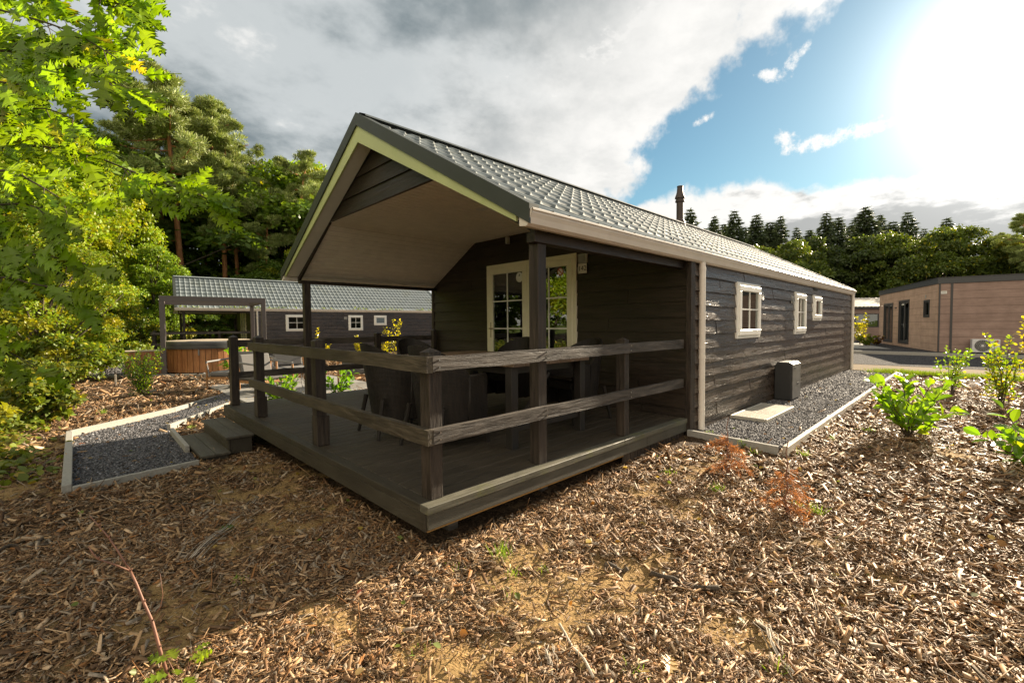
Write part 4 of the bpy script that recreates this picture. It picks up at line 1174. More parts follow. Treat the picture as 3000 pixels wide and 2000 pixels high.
# a further brown cabin with a ribbed roof
C3 = at(2440, 33)[:2]; fc = empty('modular_cabin', (C3[0], C3[1], -.22), R0(-48), 'low brown cabin with pale ribbed roof behind the far corner of the near cabin', 'cabin')
m = MB(); panels(m, 7.5, .0, 2.45, .34, [(1.0, 3.2, 1.0, 2.0)], [3.8]); m.build('front_wall', M_panshade, fc)
m = MB(); m.box(0.02, 7.48, .05, 4, 0, 2.4); m.build('inner_core', M_black, fc)
m = MB(); m.box(1.0, 3.2, -.03, .02, 1.0, 1.06); m.box(1.0, 3.2, -.03, .02, 1.94, 2.0); m.box(1.0, 1.06, -.03, .02, 1.06, 1.94); m.box(3.14, 3.2, -.03, .02, 1.06, 1.94); w_ = m.build('window', M_anth2, fc)
m = MB(); m.box(1.05, 3.15, .0, .01, 1.05, 1.95); m.build('pane', M_glass, w_)
n = 300; u_ = np.linspace(-.25, 7.75, n+1); h_ = .03*np.tanh(3*np.sin(2*np.pi*u_/.27))
V = np.concatenate([np.stack([u_, np.full(n+1, yy_), 2.50+zz_+h_], 1) for yy_, zz_ in ((-.25, 0), (2.0, .42), (4.3, .85))])
i = np.arange(2)[:, None]*(n+1)+np.arange(n)[None]; F = np.stack([i, i+1, i+n+2, i+n+1], 2).reshape(-1, 4)
M_rib = plain('pale ribbed roof', (.50, .45, .37), .5, var=.08)
npmesh('roof', V, F, M_rib, fc)
m = MB(); m.box(-.2, 7.7, -.2, .0, 2.36, 2.44); m.build('eave_board', M_anth, fc)
# garden table and chair in front of it
P = at(2505, 28)[:2]; gt = empty('garden_table', (P[0], P[1], -.2), .5, 'small grey garden table between plants before the far brown cabin', 'table')
m = MB(); m.box(-.5, .5, -.35, .35, .70, .74, .005); m.build('table_top', M_alu, gt)
for x in (-.45, .45):
    for y in (-.3, .3):
        m = MB(); m.tube([(x, y, 0), (x, y, .70)], .018, 6); m.build('leg', M_anth2, gt)

# ---------------------------------------------------------------- mulch chips, gravel stones
def box_template():
    v = [(x, y, z) for z in (-.5, .5) for y in (-.5, .5) for x in (-.5, .5)]
    v = np.array(v); v[:, 2] += .28*(v[:, 0]**2*4-1)*.0
    return v, np.array([(0, 2, 3, 1), (4, 5, 7, 6), (0, 1, 5, 4), (2, 6, 7, 3), (0, 4, 6, 2), (1, 3, 7, 5)])
DECKP = [(-.0, .0), (14.9, .0), (14.9, 5.62), (-.0, 5.62)]
ZONES = (STRIP, PATH, TERR, PATH2, [(3.3, -.02), (4.1, -1.1), (4.1, .2), (3.9, .2)], [(.12, .12), (14.9, .0), (14.9, 5.62), (.12, 5.5)])
CHIPCOL = np.array([(.38, .255, .14), (.27, .175, .095), (.31, .26, .20), (.17, .10, .052), (.10, .058, .03), (.26, .13, .05), (.50, .38, .25), (.13, .08, .045)])
def chips():
    rng = np.random.default_rng(12); P = []; S = []
    cx, cy = CAM_C[0], CAM_C[1]
    for (r0, r1, dens, k, kind) in ((.3, 2.6, 20000, .80, 0), (2.6, 4.6, 9500, 1.0, 0), (4.6, 8, 2300, 1.45, 0), (8, 13, 700, 2.2, 0), (13, 24, 120, 4.2, 0)):
        a0, a1 = R0(45.6-57), R0(45.6+57); n = int(dens*(a1-a0)/2*(r1*r1-r0*r0))
        r = np.sqrt(rng.uniform(r0*r0, r1*r1, n)); a = rng.uniform(a0, a1, n)
        x = cx+r*np.cos(a); y = cy+r*np.sin(a)
        keep = x < 14.2
        for zi, z in enumerate(ZONES): keep &= ~inpoly(x, y, z) | ((rng.uniform(0, 1, n) < .018) if zi < 4 else False)
        keep &= ~((y > 24) & (x > -4))
        s = sandmask(x, y); cl = fbm(x*2.6, y*2.6, 41, 4)
        keep &= rng.uniform(0, 1, n) > np.clip(s*.88+sm(cl, .56, .70)*.25, 0, .92)
        x, y = x[keep], y[keep]; P.append(np.stack([x, y], 1)); S.append(np.full(len(x), k))
    P = np.concatenate(P); k = np.concatenate(S); N = len(P)
    L = np.clip(rng.lognormal(math.log(.021), .70, N), .006, .11)*k**.8
    Wd = np.clip(L*rng.uniform(.08, .34, N), .0022, .017*k); H = np.clip(Wd*rng.uniform(.10, .32, N), .0011, .0038*k)
    stick = rng.uniform(0, 1, N) < .17; L[stick] *= 1.9; Wd[stick] = .0035*k[stick]; H[stick] = .003*k[stick]
    yaw = rng.normal(0, 1.1, N)+2.6+(fbm(P[:, 0]*1.2, P[:, 1]*1.2, 8)-.5)*6
    pit = rng.normal(0, .32, N); rol = rng.normal(0, .45, N)
    z = gz(P[:, 0], P[:, 1])+rng.uniform(-.002, .012, N)*k**.6+np.abs(np.sin(pit))*L*.28
    v, f = box_template()
    # slightly tapered, bent chips
    V, F, _ = scatter(v, f, np.stack([P[:, 0], P[:, 1], z], 1), rotm(yaw, pit, rol), np.stack([L, Wd, H], 1))
    V = V.reshape(N, 8, 3); V += rng.normal(0, 1, V.shape)*(Wd*.10)[:, None, None]; V = V.reshape(-1, 3)
    ci = rng.choice(len(CHIPCOL), N, p=(.20, .20, .15, .13, .10, .07, .07, .08)); c = CHIPCOL[ci]*rng.uniform(.80, 1.50, (N, 1))*np.array([[1.0, .94, .88]])
    C = np.repeat(c, 8, 0)
    o = npmesh('wood_chips', V, F, colmat('wood chips', .60, .24), col=C)
    tag(o, 'loose brown and grey wood chips covering the planting beds', 'wood chips', kind='stuff')
    return N
NCH = chips()
def stones():
    rng = np.random.default_rng(5)
    sets = []
    def fill(poly, dens, size, z0, rmax=None):
        xs = [p[0] for p in poly]; ys = [p[1] for p in poly]; A = (max(xs)-min(xs))*(max(ys)-min(ys)); n = int(A*dens)
        x = rng.uniform(min(xs), max(xs), n); y = rng.uniform(min(ys), max(ys), n); k = inpoly(x, y, poly)
        x, y = x[k], y[k]
        z = (gz(x, y, False) if z0 is None else z0)+rng.uniform(-.001, .012, len(x))
        sets.append((np.stack([x, y, z*np.ones_like(x)], 1), size*rng.uniform(.6, 1.5, len(x))))
    fill([(3.92, -1.06), (8, -1.08), (8, -.03), (3.96, -.0)], 5200, .0135, -.194)
    fill([(8, -1.08), (14.2, -1.1), (14.2, -.03), (8, -.03)], 1900, .021, -.194)
    fill(PATH, 3300, .015, None)
    fill([(-1.43, 16.6), (-.41, 24.5), (.7, 24.4), (.9, 19.0), (1.5, 15.0), (1.9, 13.9)], 260, .045, None)
    P = np.concatenate([a for a, b in sets]); S = np.concatenate([b for a, b in sets]); N = len(P)
    v, f = box_template()
    V, F, _ = scatter(v, f, P, rotm(rng.uniform(0, 6.28, N), rng.normal(0, .6, N), rng.normal(0, .6, N)), np.stack([S*1.25, S, S*.7], 1))
    V = V.reshape(N, 8, 3); V += rng.normal(0, 1, V.shape)*(S*.16)[:, None, None]; V = V.reshape(-1, 3)
    g = rng.uniform(.04, .23, (N, 1))*np.array([[1, 1.0, 1.06]]); br = rng.uniform(0, 1, N) < .05; g[br] *= 2.1
    o = npmesh('gravel_stones', V, F, colmat('gravel stones', .75, .15), col=np.repeat(g, 8, 0)); tag(o, 'loose dark grey gravel stones on the path and wall strip', 'gravel', kind='stuff')
stones()

# ---------------------------------------------------------------- leaves
M_oak = leafmat('oak leaves', trans=.58, rough=.38, spec=.5, tcol=(1.5, 1.45, .35))
M_leaf = leafmat('tree leaves', trans=.38, rough=.45, spec=.35, tcol=(1.3, 1.25, .4))
M_ndl = leafmat('pine needles', trans=.16, rough=.5, spec=.35, tcol=(1.1, 1.1, .6))
M_laur = leafmat('laurel leaves', trans=.52, rough=.22, spec=.55, tcol=(1.6, 1.5, .3))
M_barkp = wood('pine bark', (.30, .12, .055), (.60, .29, .14), 'z', .8, .9, 1.0, .15)
M_bark = wood('grey bark', (.05, .04, .03), (.15, .12, .09), 'z', .85, .9, 1.0, .15)
M_twig = plain('red twig', (.20, .095, .06), .6, var=.25, nscale=20)
LEAF4 = (np.array([(0, 0, 0), (.45, -.30, .06), (1, 0, -.05), (.45, .30, .06)]), np.array([(0, 1, 2, 3)]))
LEAF6 = (np.array([(0, 0, 0), (.25, -.22, .05), (.62, -.24, .05), (1, 0, -.06), (.62, .24, .05), (.25, .22, .05)]), np.array([(0, 1, 2, 3), (0, 3, 4, 5)]))
def oakleaf():
    """lobed red-oak leaf: midrib points plus pointed lobes on both sides"""
    half = [(0.0, .012), (.07, .018), (.10, .05), (.13, .10), (.22, .19), (.19, .11), (.25, .085), (.29, .12), (.35, .20), (.46, .33), (.42, .20), (.53, .27), (.47, .13), (.51, .10), (.57, .15), (.63, .22), (.76, .33), (.70, .19), (.80, .22), (.72, .11), (.77, .085), (.83, .12), (.93, .20), (.89, .11), (.99, .11), (.94, .05), (1.08, 0.0)]
    V = []; F = []
    for sg_ in (1, -1):
        b = len(V)
        for i, (x, w) in enumerate(half):
            xm = 1.06*i/(len(half)-1)
            V.append((xm, 0.0, -.12*xm*xm)); V.append((x, sg_*w*1.05, -.12*x*x+.16*w-.25*w*w))
        for i in range(len(half)-1):
            q = (b+2*i, b+2*i+2, b+2*i+3, b+2*i+1)
            F.append(q if sg_ > 0 else q[::-1])
    V = np.array(V, float); 
    return V, np.array(F)
OAK = oakleaf()
def hue(base, n, rng, var=.22, yel=.0, ycol=(.36, .26, .03)):
    c = np.array(base)[None]*rng.uniform(1-var, 1+var, (n, 1))*rng.uniform(.93, 1.07, (n, 3))
    if yel:
        m = rng.uniform(0, 1, n) < yel; t = rng.uniform(.4, 1, (m.sum(), 1)); c[m] = c[m]*(1-t)+np.array(ycol)[None]*t*rng.uniform(.7, 1.2, (m.sum(), 1))
    return c
def unit(rng, n):
    v = rng.normal(0, 1, (n, 3)); return v/np.linalg.norm(v, axis=1, keepdims=True)

def tree_mesh(name, seed, H, R, trunk, nclump, nleaf, lsize, base, yel=.1, mat=None, bark=None, shape=1.0, low=.12, clr=(.40, 1.05), ycol=(.42, .36, .02), squash=.72, template=None):
    """broadleaf tree: trunk and limbs (one mesh) and a crown of leaf clumps (another). Base at the origin, returns the Empty"""
    rng = np.random.default_rng(seed); mat = mat or M_leaf; bark = bark or M_bark
    root = empty(name)
    zc0 = H*low; C = []; tries = 0
    while len(C) < nclump and tries < nclump*60:
        tries += 1
        u = rng.uniform(-1, 1, 3); r = np.linalg.norm(u)
        if r > 1 or r < .35: continue
        z = zc0+(H-zc0)*(.5+.5*u[2]); t = (z-zc0)/(H-zc0)
        w = R*(math.sin(math.pi*min(1, (t*.86+.14)))**.55)*shape
        # uneven outline
        ang = math.atan2(u[1], u[0]); w *= .72+.5*float(vnoise(ang*1.6+9, t*3.1, seed))
        C.append((u[0]*w, u[1]*w, z))
    C = np.array(C)
    cr = rng.uniform(clr[0], clr[1], len(C))*R/3.2
    per = max(4, nleaf//len(C)); n = per*len(C); ci = np.repeat(np.arange(len(C)), per)
    d = unit(rng, n); d[:, 2] = np.where(d[:, 2] < -.3, -d[:, 2], d[:, 2])
    rr = rng.uniform(.25, 1.0, n)**.45*cr[ci]; P = C[ci]+d*rr[:, None]*np.array([1, 1, squash])
    nn = d*.55+np.array([0, 0, .8])+rng.normal(0, .55, (n, 3)); tt = rng.normal(0, 1, (n, 3))+d*.6-np.array([0, 0, .35])
    rot = frame_from(tt, nn)
    tone = rng.uniform(.7, 1.25, len(C))[ci]; col = hue(base, n, rng, .22, yel, ycol)*tone[:, None]
    hot = rng.uniform(0, 1, len(C)) < yel*.8; m_ = hot[ci]; col[m_] = col[m_]*.55+np.array(ycol)*.45
    tv, tf = template or LEAF4
    V, F, Cc = scatter(tv, tf, P, rot, lsize*rng.uniform(.6, 1.35, n), col)
    npmesh('crown', V, F, mat, root, col=Cc)
    m = MB(); k = 7; pts = []; x = y = 0
    for i in range(k+1):
        t = i/k; pts.append((x, y, H*.86*t-.2)); x += rng.normal(0, .035)*H/k*2; y += rng.normal(0, .035)*H/k*2
    m.tube(pts, [trunk*(1-.82*i/k)+.01 for i in range(k+1)], 9)
    for j in rng.choice(len(C), min(len(C), 26), replace=False):
        c = C[j]; t = min(.9, max(.12, (c[2]-.25*H)/H*.9)); i = int(t*k); p0 = np.array(pts[i]); mid = (p0+c)/2+rng.normal(0, .06, 3)*H*.3+np.array([0, 0, .02*H])
        m.tube([p0, mid, c], [trunk*.34, trunk*.2, .012], 6)
    m.build('trunk', bark, root, smooth=True)
    return root
def pine_mesh(seed, H, R, trunk, npad, nleaf, lean=(0, 0), base=(.29, .34, .11), crown0=.45):
    rng = np.random.default_rng(seed); root = empty('pine_tree')
    k = 12; pts = []
    ph = rng.uniform(0, 6)
    for i in range(k+1):
        t = i/k; pts.append(np.array([lean[0]*t+.22*math.sin(t*5+ph)*H/16, lean[1]*t+.22*math.cos(t*4+ph)*H/16, H*.97*t-.3]))
    m = MB(); m.tube(pts, [trunk*(1-.75*i/k) for i in range(k+1)], 9)
    C = []; 
    for j in range(npad):
        t = crown0+(1-crown0)*(j+.5)/npad; i = min(k-1, int(t*k)); f = t*k-i; p0 = pts[i]*(1-f)+pts[i+1]*f
        L = R*(math.sin(math.pi*min(1, (t-crown0)/(1-crown0)*.80+.20))**.8)*rng.uniform(.35, 1.15); a = j*2.4+rng.uniform(-.5, .5)
        tip = p0+np.array([math.cos(a)*L, math.sin(a)*L, L*rng.uniform(-.12, .35)]); mid = (p0+tip)/2+np.array([0, 0, -.05*L])+rng.normal(0, .08, 3)
        m.tube([p0, mid, tip], [trunk*.30*(1.1-t*.6), trunk*.18, .02], 6)
        for q in range(11 if L > R*.5 else 6):
            g = rng.uniform(.3, 1.1); C.append((p0+(tip-p0)*g+rng.normal(0, .18, 3)*L*.6*np.array([1, 1, .7]), rng.uniform(.09, .24)*R*.62))
    for _ in range(8): C.append((pts[-1]+rng.normal(0, .28, 3)*R*.35, R*rng.uniform(.06, .12)))
    # a few dead snags on the bare trunk
    for j in range(5):
        t = rng.uniform(.2, crown0); i = int(t*k); a = rng.uniform(0, 6.28); L = rng.uniform(.4, 1.4)
        m.tube([pts[i], pts[i]+np.array([math.cos(a)*L*.6, math.sin(a)*L*.6, .1]), pts[i]+np.array([math.cos(a)*L, math.sin(a)*L, -.15])], [.035, .025, .008], 5)
    m.build('trunk', M_barkp, root, smooth=True)
    per = nleaf//len(C); n = per*len(C); ci = np.repeat(np.arange(len(C)), per); cc = np.array([c for c, r in C]); cr = np.array([r for c, r in C])
    d = unit(rng, n); P = cc[ci]+d*(rng.uniform(.1, 1, n)**.5*cr[ci])[:, None]*np.array([1.15, 1.15, .55])
    tt = d+np.array([0, 0, .55])+rng.normal(0, .35, (n, 3)); nn = unit(rng, n)
    col = hue(base, n, rng, .25)*rng.uniform(.75, 1.25, len(C))[ci][:, None]
    V, F, Cc = scatter(np.array([(0, -.11, 0), (1, -.05, 0), (1, .05, 0), (0, .11, 0)])*1.0, np.array([(0, 1, 2, 3)]), P, frame_from(tt, nn), rng.uniform(.13, .26, n), col)
    npmesh('crown', V, F, M_ndl, root, col=Cc)
    return root
def spruce_mesh(seed, H, R, nleaf, base=(.11, .145, .07)):
    rng = np.random.default_rng(seed); root = empty('spruce_tree')
    m = MB(); m.tube([(0, 0, -.3), (0, 0, H*.5), (0, 0, H)], [.22, .13, .015], 8)
    P = []; TT = []; lev = int(H/.42); zs = np.linspace(H*.08, H*.985, lev)
    Ls = []
    for z in zs:
        t = z/H; L = R*(1-t)**.78*rng.uniform(.75, 1.15)+.08; nb = int(rng.integers(5, 8)); a0 = rng.uniform(0, 6.28)
        for b in range(nb):
            a = a0+b*6.283/nb+rng.uniform(-.3, .3); l = L*rng.uniform(.55, 1.15); Ls.append((z, a, l))
    tot = sum(l for z, a, l in Ls)
    for z, a, l in Ls:
        n = max(4, int(nleaf*l/tot)); s = rng.uniform(.05, 1, n)**.8; dx, dy = math.cos(a), math.sin(a)
        droop = -.22*l*s+.16*l*s*s*(1.4 if z/H > .6 else .6)
        w = rng.normal(0, .10, n)*l*(1.15-s)
        p = np.stack([dx*l*s-dy*w, dy*l*s+dx*w, z+droop-np.abs(rng.normal(0, .06, n))*l**.5], 1); P.append(p)
        side = np.sign(w)*.7; TT.append(np.stack([dx-dy*side, dy+dx*side, np.full(n, -.25)], 1)+rng.normal(0, .25, (n, 3)))
        if l > .8: m.tube([(0, 0, z), (dx*l*.9, dy*l*.9, z-.1*l)], [.03, .01], 4)
    m.build('trunk', M_bark, root, smooth=True)
    P = np.concatenate(P); TT = np.concatenate(TT); n = len(P); nn = np.array([0, 0, 1.])+rng.normal(0, .45, (n, 3))
    V, F, Cc = scatter(np.array([(0, -.16, 0), (1, -.05, -.1), (1, .05, -.1), (0, .16, 0)]), np.array([(0, 1, 2, 3)]), P, frame_from(TT, nn), rng.uniform(.3, .62, n), hue(base, n, rng, .3))
    npmesh('crown', V, F, M_ndl, root, col=Cc)
    return root
def put(root, name, x, y, s=1.0, rz=0.0, label=None, cat='tree', group=None, z=None, sx=1.0):
    root.name = name; root.location = (x, y, float(gz(x, y))-.03 if z is None else z); root.rotation_euler = (0, 0, rz); root.scale = (s*sx, s*sx, s)
    tag(root, label, cat, group); return root
used = {}
def place(key, maker, *a, **k):
    """the first planting moves the tree itself, every later one is a copy with its parts"""
    if key not in used: used[key] = maker(); o = used[key]
    else: o = copy_tree(used[key])
    return put(o, *a, **k)
def hfor(u, v, depth, x, y): return at(u, depth, v)[2]-float(gz(x, y))

G1, G2, G3 = (.25, .35, .016), (.19, .29, .030), (.125, .20, .035)
T_YEL = lambda: tree_mesh('oak_tree', 3, 12.0, 4.3, .24, 120, 42000, .175, G1, .16, low=.10)
T_YEL2 = lambda: tree_mesh('oak_tree', 4, 9.0, 3.6, .20, 100, 36000, .14, (.19, .27, .018), .16, low=.04, ycol=(.44, .34, .02))
T_GRN = lambda: tree_mesh('broadleaf_tree', 6, 10.0, 3.6, .22, 100, 32000, .19, G2, .04, low=.04)
T_DRK = lambda: tree_mesh('broadleaf_tree', 7, 9.0, 3.8, .20, 95, 30000, .20, G3, .02, low=.02)
T_FAR = lambda: tree_mesh('broadleaf_tree', 8, 13.0, 5.2, .30, 110, 30000, .32, (.105, .145, .025), .04, low=.03)
T_FAR2 = lambda: tree_mesh('broadleaf_tree', 9, 13.0, 5.0, .30, 90, 26000, .34, (.075, .105, .028), .0, low=.03)
P_A = lambda: pine_mesh(21, 17, 3.4, .24, 22, 50000, lean=(-1.6, .4), crown0=.55)
P_B = lambda: pine_mesh(22, 17, 3.3, .20, 22, 46000, lean=(.8, -.4), crown0=.57)
P_C = lambda: pine_mesh(23, 15, 2.9, .19, 17, 34000, lean=(1.3, .2), crown0=.55)
S_A = lambda: spruce_mesh(31, 17, 4.3, 26000)
S_B = lambda: spruce_mesh(32, 17, 3.6, 22000)

def left_wood():
    gl = 'trees of the wood behind the left side'
    L = [  # key, maker, base height, u, depth, vtop, rz, sx, label
     ('yel', T_YEL, 12.0, -90, 17, 130, 0.3, 1.0, 'tall yellow green oak at the far left edge of the wood'),
     ('yel', T_YEL, 12.0, 110, 21, 300, 2.0, .92, 'yellow green oak between the left edge and the round bush'),
     ('yel', T_YEL, 12.0, 290, 26, 420, 4.1, .80, 'yellow tinted oak nearest to the left pines'),
     ('yel2', T_YEL2, 9.0, 120, 13.5, 600, 1.2, 1.0, 'low spreading oak with yellow leaves over the left undergrowth'),
     ('yel2', T_YEL2, 9.0, 260, 20, 720, 3.3, .95, 'bushy green yellow oak above the far gravel path'),
     ('grn', T_GRN, 10.0, 455, 27, 700, .4, .9, 'dense glossy green tree left of the pergola'),
     ('drk', T_DRK, 9.0, 560, 31, 830, 1.9, 1.2, 'dark leafy tree rising behind the left end of the second cabin'),
     ('grn', T_GRN, 10.0, 690, 34, 835, 3.5, 1.2, 'glossy green tree behind the roof of the second cabin'),
     ('drk', T_DRK, 9.0, 800, 36, 760, 5.0, 1.2, 'dark green tree low behind the second cabin ridge'),
     ('grn', T_GRN, 10.0, 925, 37, 690, .9, 1.0, 'green tree beside the white barge board of the near cabin'),
     ('drk', T_DRK, 9.0, 640, 46, 520, 2.8, 1.5, 'dark tree deep in the wood between the pines'),
     ('drk', T_DRK, 9.0, 500, 45, 470, 3.9, 1.5, 'dark tree deep in the wood behind the leftmost pines'),
     ('drk', T_DRK, 9.0, 760, 48, 480, .2, 1.5, 'dark tree deep in the wood with a high crown'),
     ('grn', T_GRN, 10.0, 860, 44, 455, 4.4, 1.2, 'tall green broadleaf tree at the right end of the left wood'),
     ('grn', T_GRN, 10.0, 940, 47, 475, 2.2, 1.2, 'rounded green tree next to the near cabin gable'),
     ('drk', T_DRK, 9.0, 1050, 47, 520, 1.2, 1.5, 'dark tree of the wood hidden behind the porch roof'),
     ('grn', T_GRN, 10.0, -60, 26, 60, 2.6, 1.0, 'tall green tree behind the leftmost oak'),
     ('drk', T_DRK, 9.0, 180, 32, 330, 2.6, 1.5, 'dark tree behind the yellow oaks on the left'),
    ]
    for key, mk, bh, u, dp, vt, rz, sx, lab in L:
        p = at(u, dp); h = hfor(u, vt, dp, p[0], p[1])
        place(key, mk, 'oak_tree' if 'yel' in key else 'broadleaf_tree', p[0], p[1], h/(bh*1.04), rz, lab, 'tree', gl, sx=sx)
    L = [('pa', P_A, 17, 570, 36, 235, .7, 1, 'tallest pine with an orange leaning trunk behind the pergola'),
         ('pb', P_B, 17, 655, 37, 285, 2.1, 1, 'pine with a straight orange trunk above the second cabin'),
         ('pc', P_C, 15, 700, 39, 410, 4.0, 1, 'lower pine with flat grey green pads in the middle of the wood'),
         ('pc', P_C, 15, 790, 37, 590, 1.1, .9, 'short pine with a thick orange trunk and dead branches'),
         ('pa', P_A, 17, 855, 39, 430, 3.0, .9, 'pine with a pale orange trunk nearest to the near cabin roof'),
         ('pb', P_B, 17, 505, 38, 285, 4.2, 1, 'pine just left of the tallest pine'),
         ('pa', P_A, 17, 420, 37, 320, 5.2, 1, 'leftmost pine above the yellow oaks'),
         ('pb', P_B, 17, 610, 41, 300, 5.5, 1, 'pine in the second row of the wood')]
    for key, mk, bh, u, dp, vt, rz, sx, lab in L:
        p = at(u, dp); h = hfor(u, vt, dp, p[0], p[1])
        place(key, mk, 'pine_tree', p[0], p[1], h/(bh*1.0), rz, lab, 'pine tree', 'pines in the left wood', sx=sx)
left_wood()
def right_wood():
    L = [('sa', S_A, 2020, 58, 612, .1), ('sb', S_B, 2060, 62, 668, 1.1), ('sa', S_A, 2090, 60, 632, 2.2), ('sb', S_B, 2118, 64, 655, 3.3), ('sa', S_A, 2148, 58, 616, 4.4),
         ('sb', S_B, 2212, 60, 628, .6), ('sb', S_B, 2252, 62, 650, 1.9), ('sa', S_A, 2282, 60, 632, 2.7), ('sb', S_B, 2368, 64, 672, 3.1), ('sa', S_A, 2416, 60, 622, 5.2),
         ('sb', S_B, 2450, 62, 636, .9), ('sa', S_A, 2528, 60, 606, 1.5), ('sb', S_B, 2572, 63, 628, 2.9), ('sb', S_B, 2610, 64, 648, 4.7), ('sa', S_A, 2652, 62, 620, 3.9), ('sb', S_B, 2765, 66, 638, .2), ('sa', S_A, 2180, 66, 665, 5.0), ('sa', S_A, 2330, 68, 665, 5.6),
         ('sb', S_B, 2105, 68, 672, .4), ('sa', S_A, 2235, 68, 668, 1.4), ('sa', S_A, 2490, 67, 650, 2.4), ('sb', S_B, 2385, 69, 690, 3.6), ('sa', S_A, 2700, 67, 668, 4.2), ('sb', S_B, 1990, 64, 690, 5.1)]
    pos = ['just right of the flue', 'second from the flue', 'third from the flue', 'fourth from the flue', 'fifth from the flue with a broad crown', 'slim and dark, sixth from the flue', 'seventh from the flue', 'with a sharp tip, eighth from the flue', 'small, before the gap in the row', 'first after the gap in the row', 'second after the gap in the row', 'tallest in the right hand row', 'beside the tallest of the row', 'slim, second right of the tallest', 'above the corner of the brown cabin', 'rightmost tip above the round oaks', 'low one behind the fifth', 'low one filling the gap', 'slim one behind the third and fourth', 'broad one behind the sixth and seventh', 'between the gap pair and the tallest', 'lowest tip inside the gap', 'half hidden left of the rightmost tip', 'nearest behind the roof ridge']
    for i, (key, mk, u, dp, vt, rz) in enumerate(L):
        p = at(u, dp); h = hfor(u, vt, dp, p[0], p[1])
        place(key, mk, 'spruce_tree', p[0], p[1], h/17.0, rz, 'dark spruce '+pos[i], 'spruce tree', 'spruces in the row behind the brown cabins', sx=(1.0, 1.25, .85, 1.1, .95)[i % 5])
    L = [('far', T_FAR, 2230, 52, 705, .3, 1.15), ('far2', T_FAR2, 2130, 54, 705, 1.3, 1.2), ('far2', T_FAR2, 2400, 54, 690, 2.6, 1.1), ('far', T_FAR, 2310, 50, 690, 4.0, .95), ('far2', T_FAR2, 2500, 52, 690, 5.1, 1.1),
         ('far', T_FAR, 2610, 50, 668, 1.7, 1.0), ('far', T_FAR, 2735, 46, 655, 3.1, 1.0), ('far', T_FAR, 2830, 46, 645, .8, 1.1), ('far2', T_FAR2, 2930, 50, 690, 4.4, 1.1), ('far2', T_FAR2, 2020, 56, 705, 2.0, 1.2), ('far', T_FAR, 2985, 44, 672, 5.8, .8), ('far2', T_FAR2, 2680, 56, 700, .1, 1.2), ('far2', T_FAR2, 2300, 60, 740, 1.1, 1.2), ('far2', T_FAR2, 1900, 60, 740, 3.1, 1.2), ('far2', T_FAR2, 3090, 46, 640, 2.2, 1.0)]
    lab = ['round green tree below the spruces, right of the roof ridge', 'dark round tree low behind the roof ridge', 'dark broad tree under the gap between spruces', 'green tree with a lit top under the spruce gap', 'dark broad tree left above the brown cabin', 'green tree above the brown cabin corner', 'broad oak with an open crown above the brown cabin', 'largest round oak on the right skyline', 'dark tree behind the right end of the brown cabin', 'dark tree hidden behind the cabin ridge', 'light green tree by the right edge', 'dark filling tree behind the broad oak', 'dark filling tree below the low spruce', 'dark tree far behind the near cabin roof', 'dark tree just outside the right edge']
    for (key, mk, u, dp, vt, rz, sx), lb in zip(L, lab):
        p = at(u, dp); h = hfor(u, vt, dp, p[0], p[1])
        place(key, mk, 'broadleaf_tree', p[0], p[1], h/13.5, rz, lb, 'tree', 'broadleaf trees behind the brown cabins', sx=sx)
    p = at(3010, 40); h = hfor(3010, 618, 40, p[0], p[1]); place('pb', P_B, 'pine_tree', p[0], p[1], h/17, 1.0, 'pine reaching in at the right edge above the brown cabin', 'pine tree')
right_wood()
def behind():
    # the wood goes on round the left of the site; the porch door mirrors it
    for i, (x, y, s, rz) in enumerate(((-14, 9, 1.0, 1), (-15, 15, 1.1, 2), (-17, 21, 1.15, 3), (-11, 24, 1.0, 4), (-19, 3, 1.1, 5), (-9, 31, 1.1, .5), (-18, 27, 1.2, 2.5))):
        place('yel' if i % 2 else 'grn', None, 'broadleaf_tree', x, y, s, rz, ['leafy tree left of the frame nearest the camera', 'yellow oak second along the wood left of the frame', 'leafy tree third along the wood left of the frame', 'yellow oak closest to the frame edge outside it', 'leafy tree farthest behind the camera', 'yellow oak at the far end of the wood outside the frame', 'leafy tree in the second row left of the frame'][i], 'tree', 'trees left of the frame mirrored in the porch door')
behind()

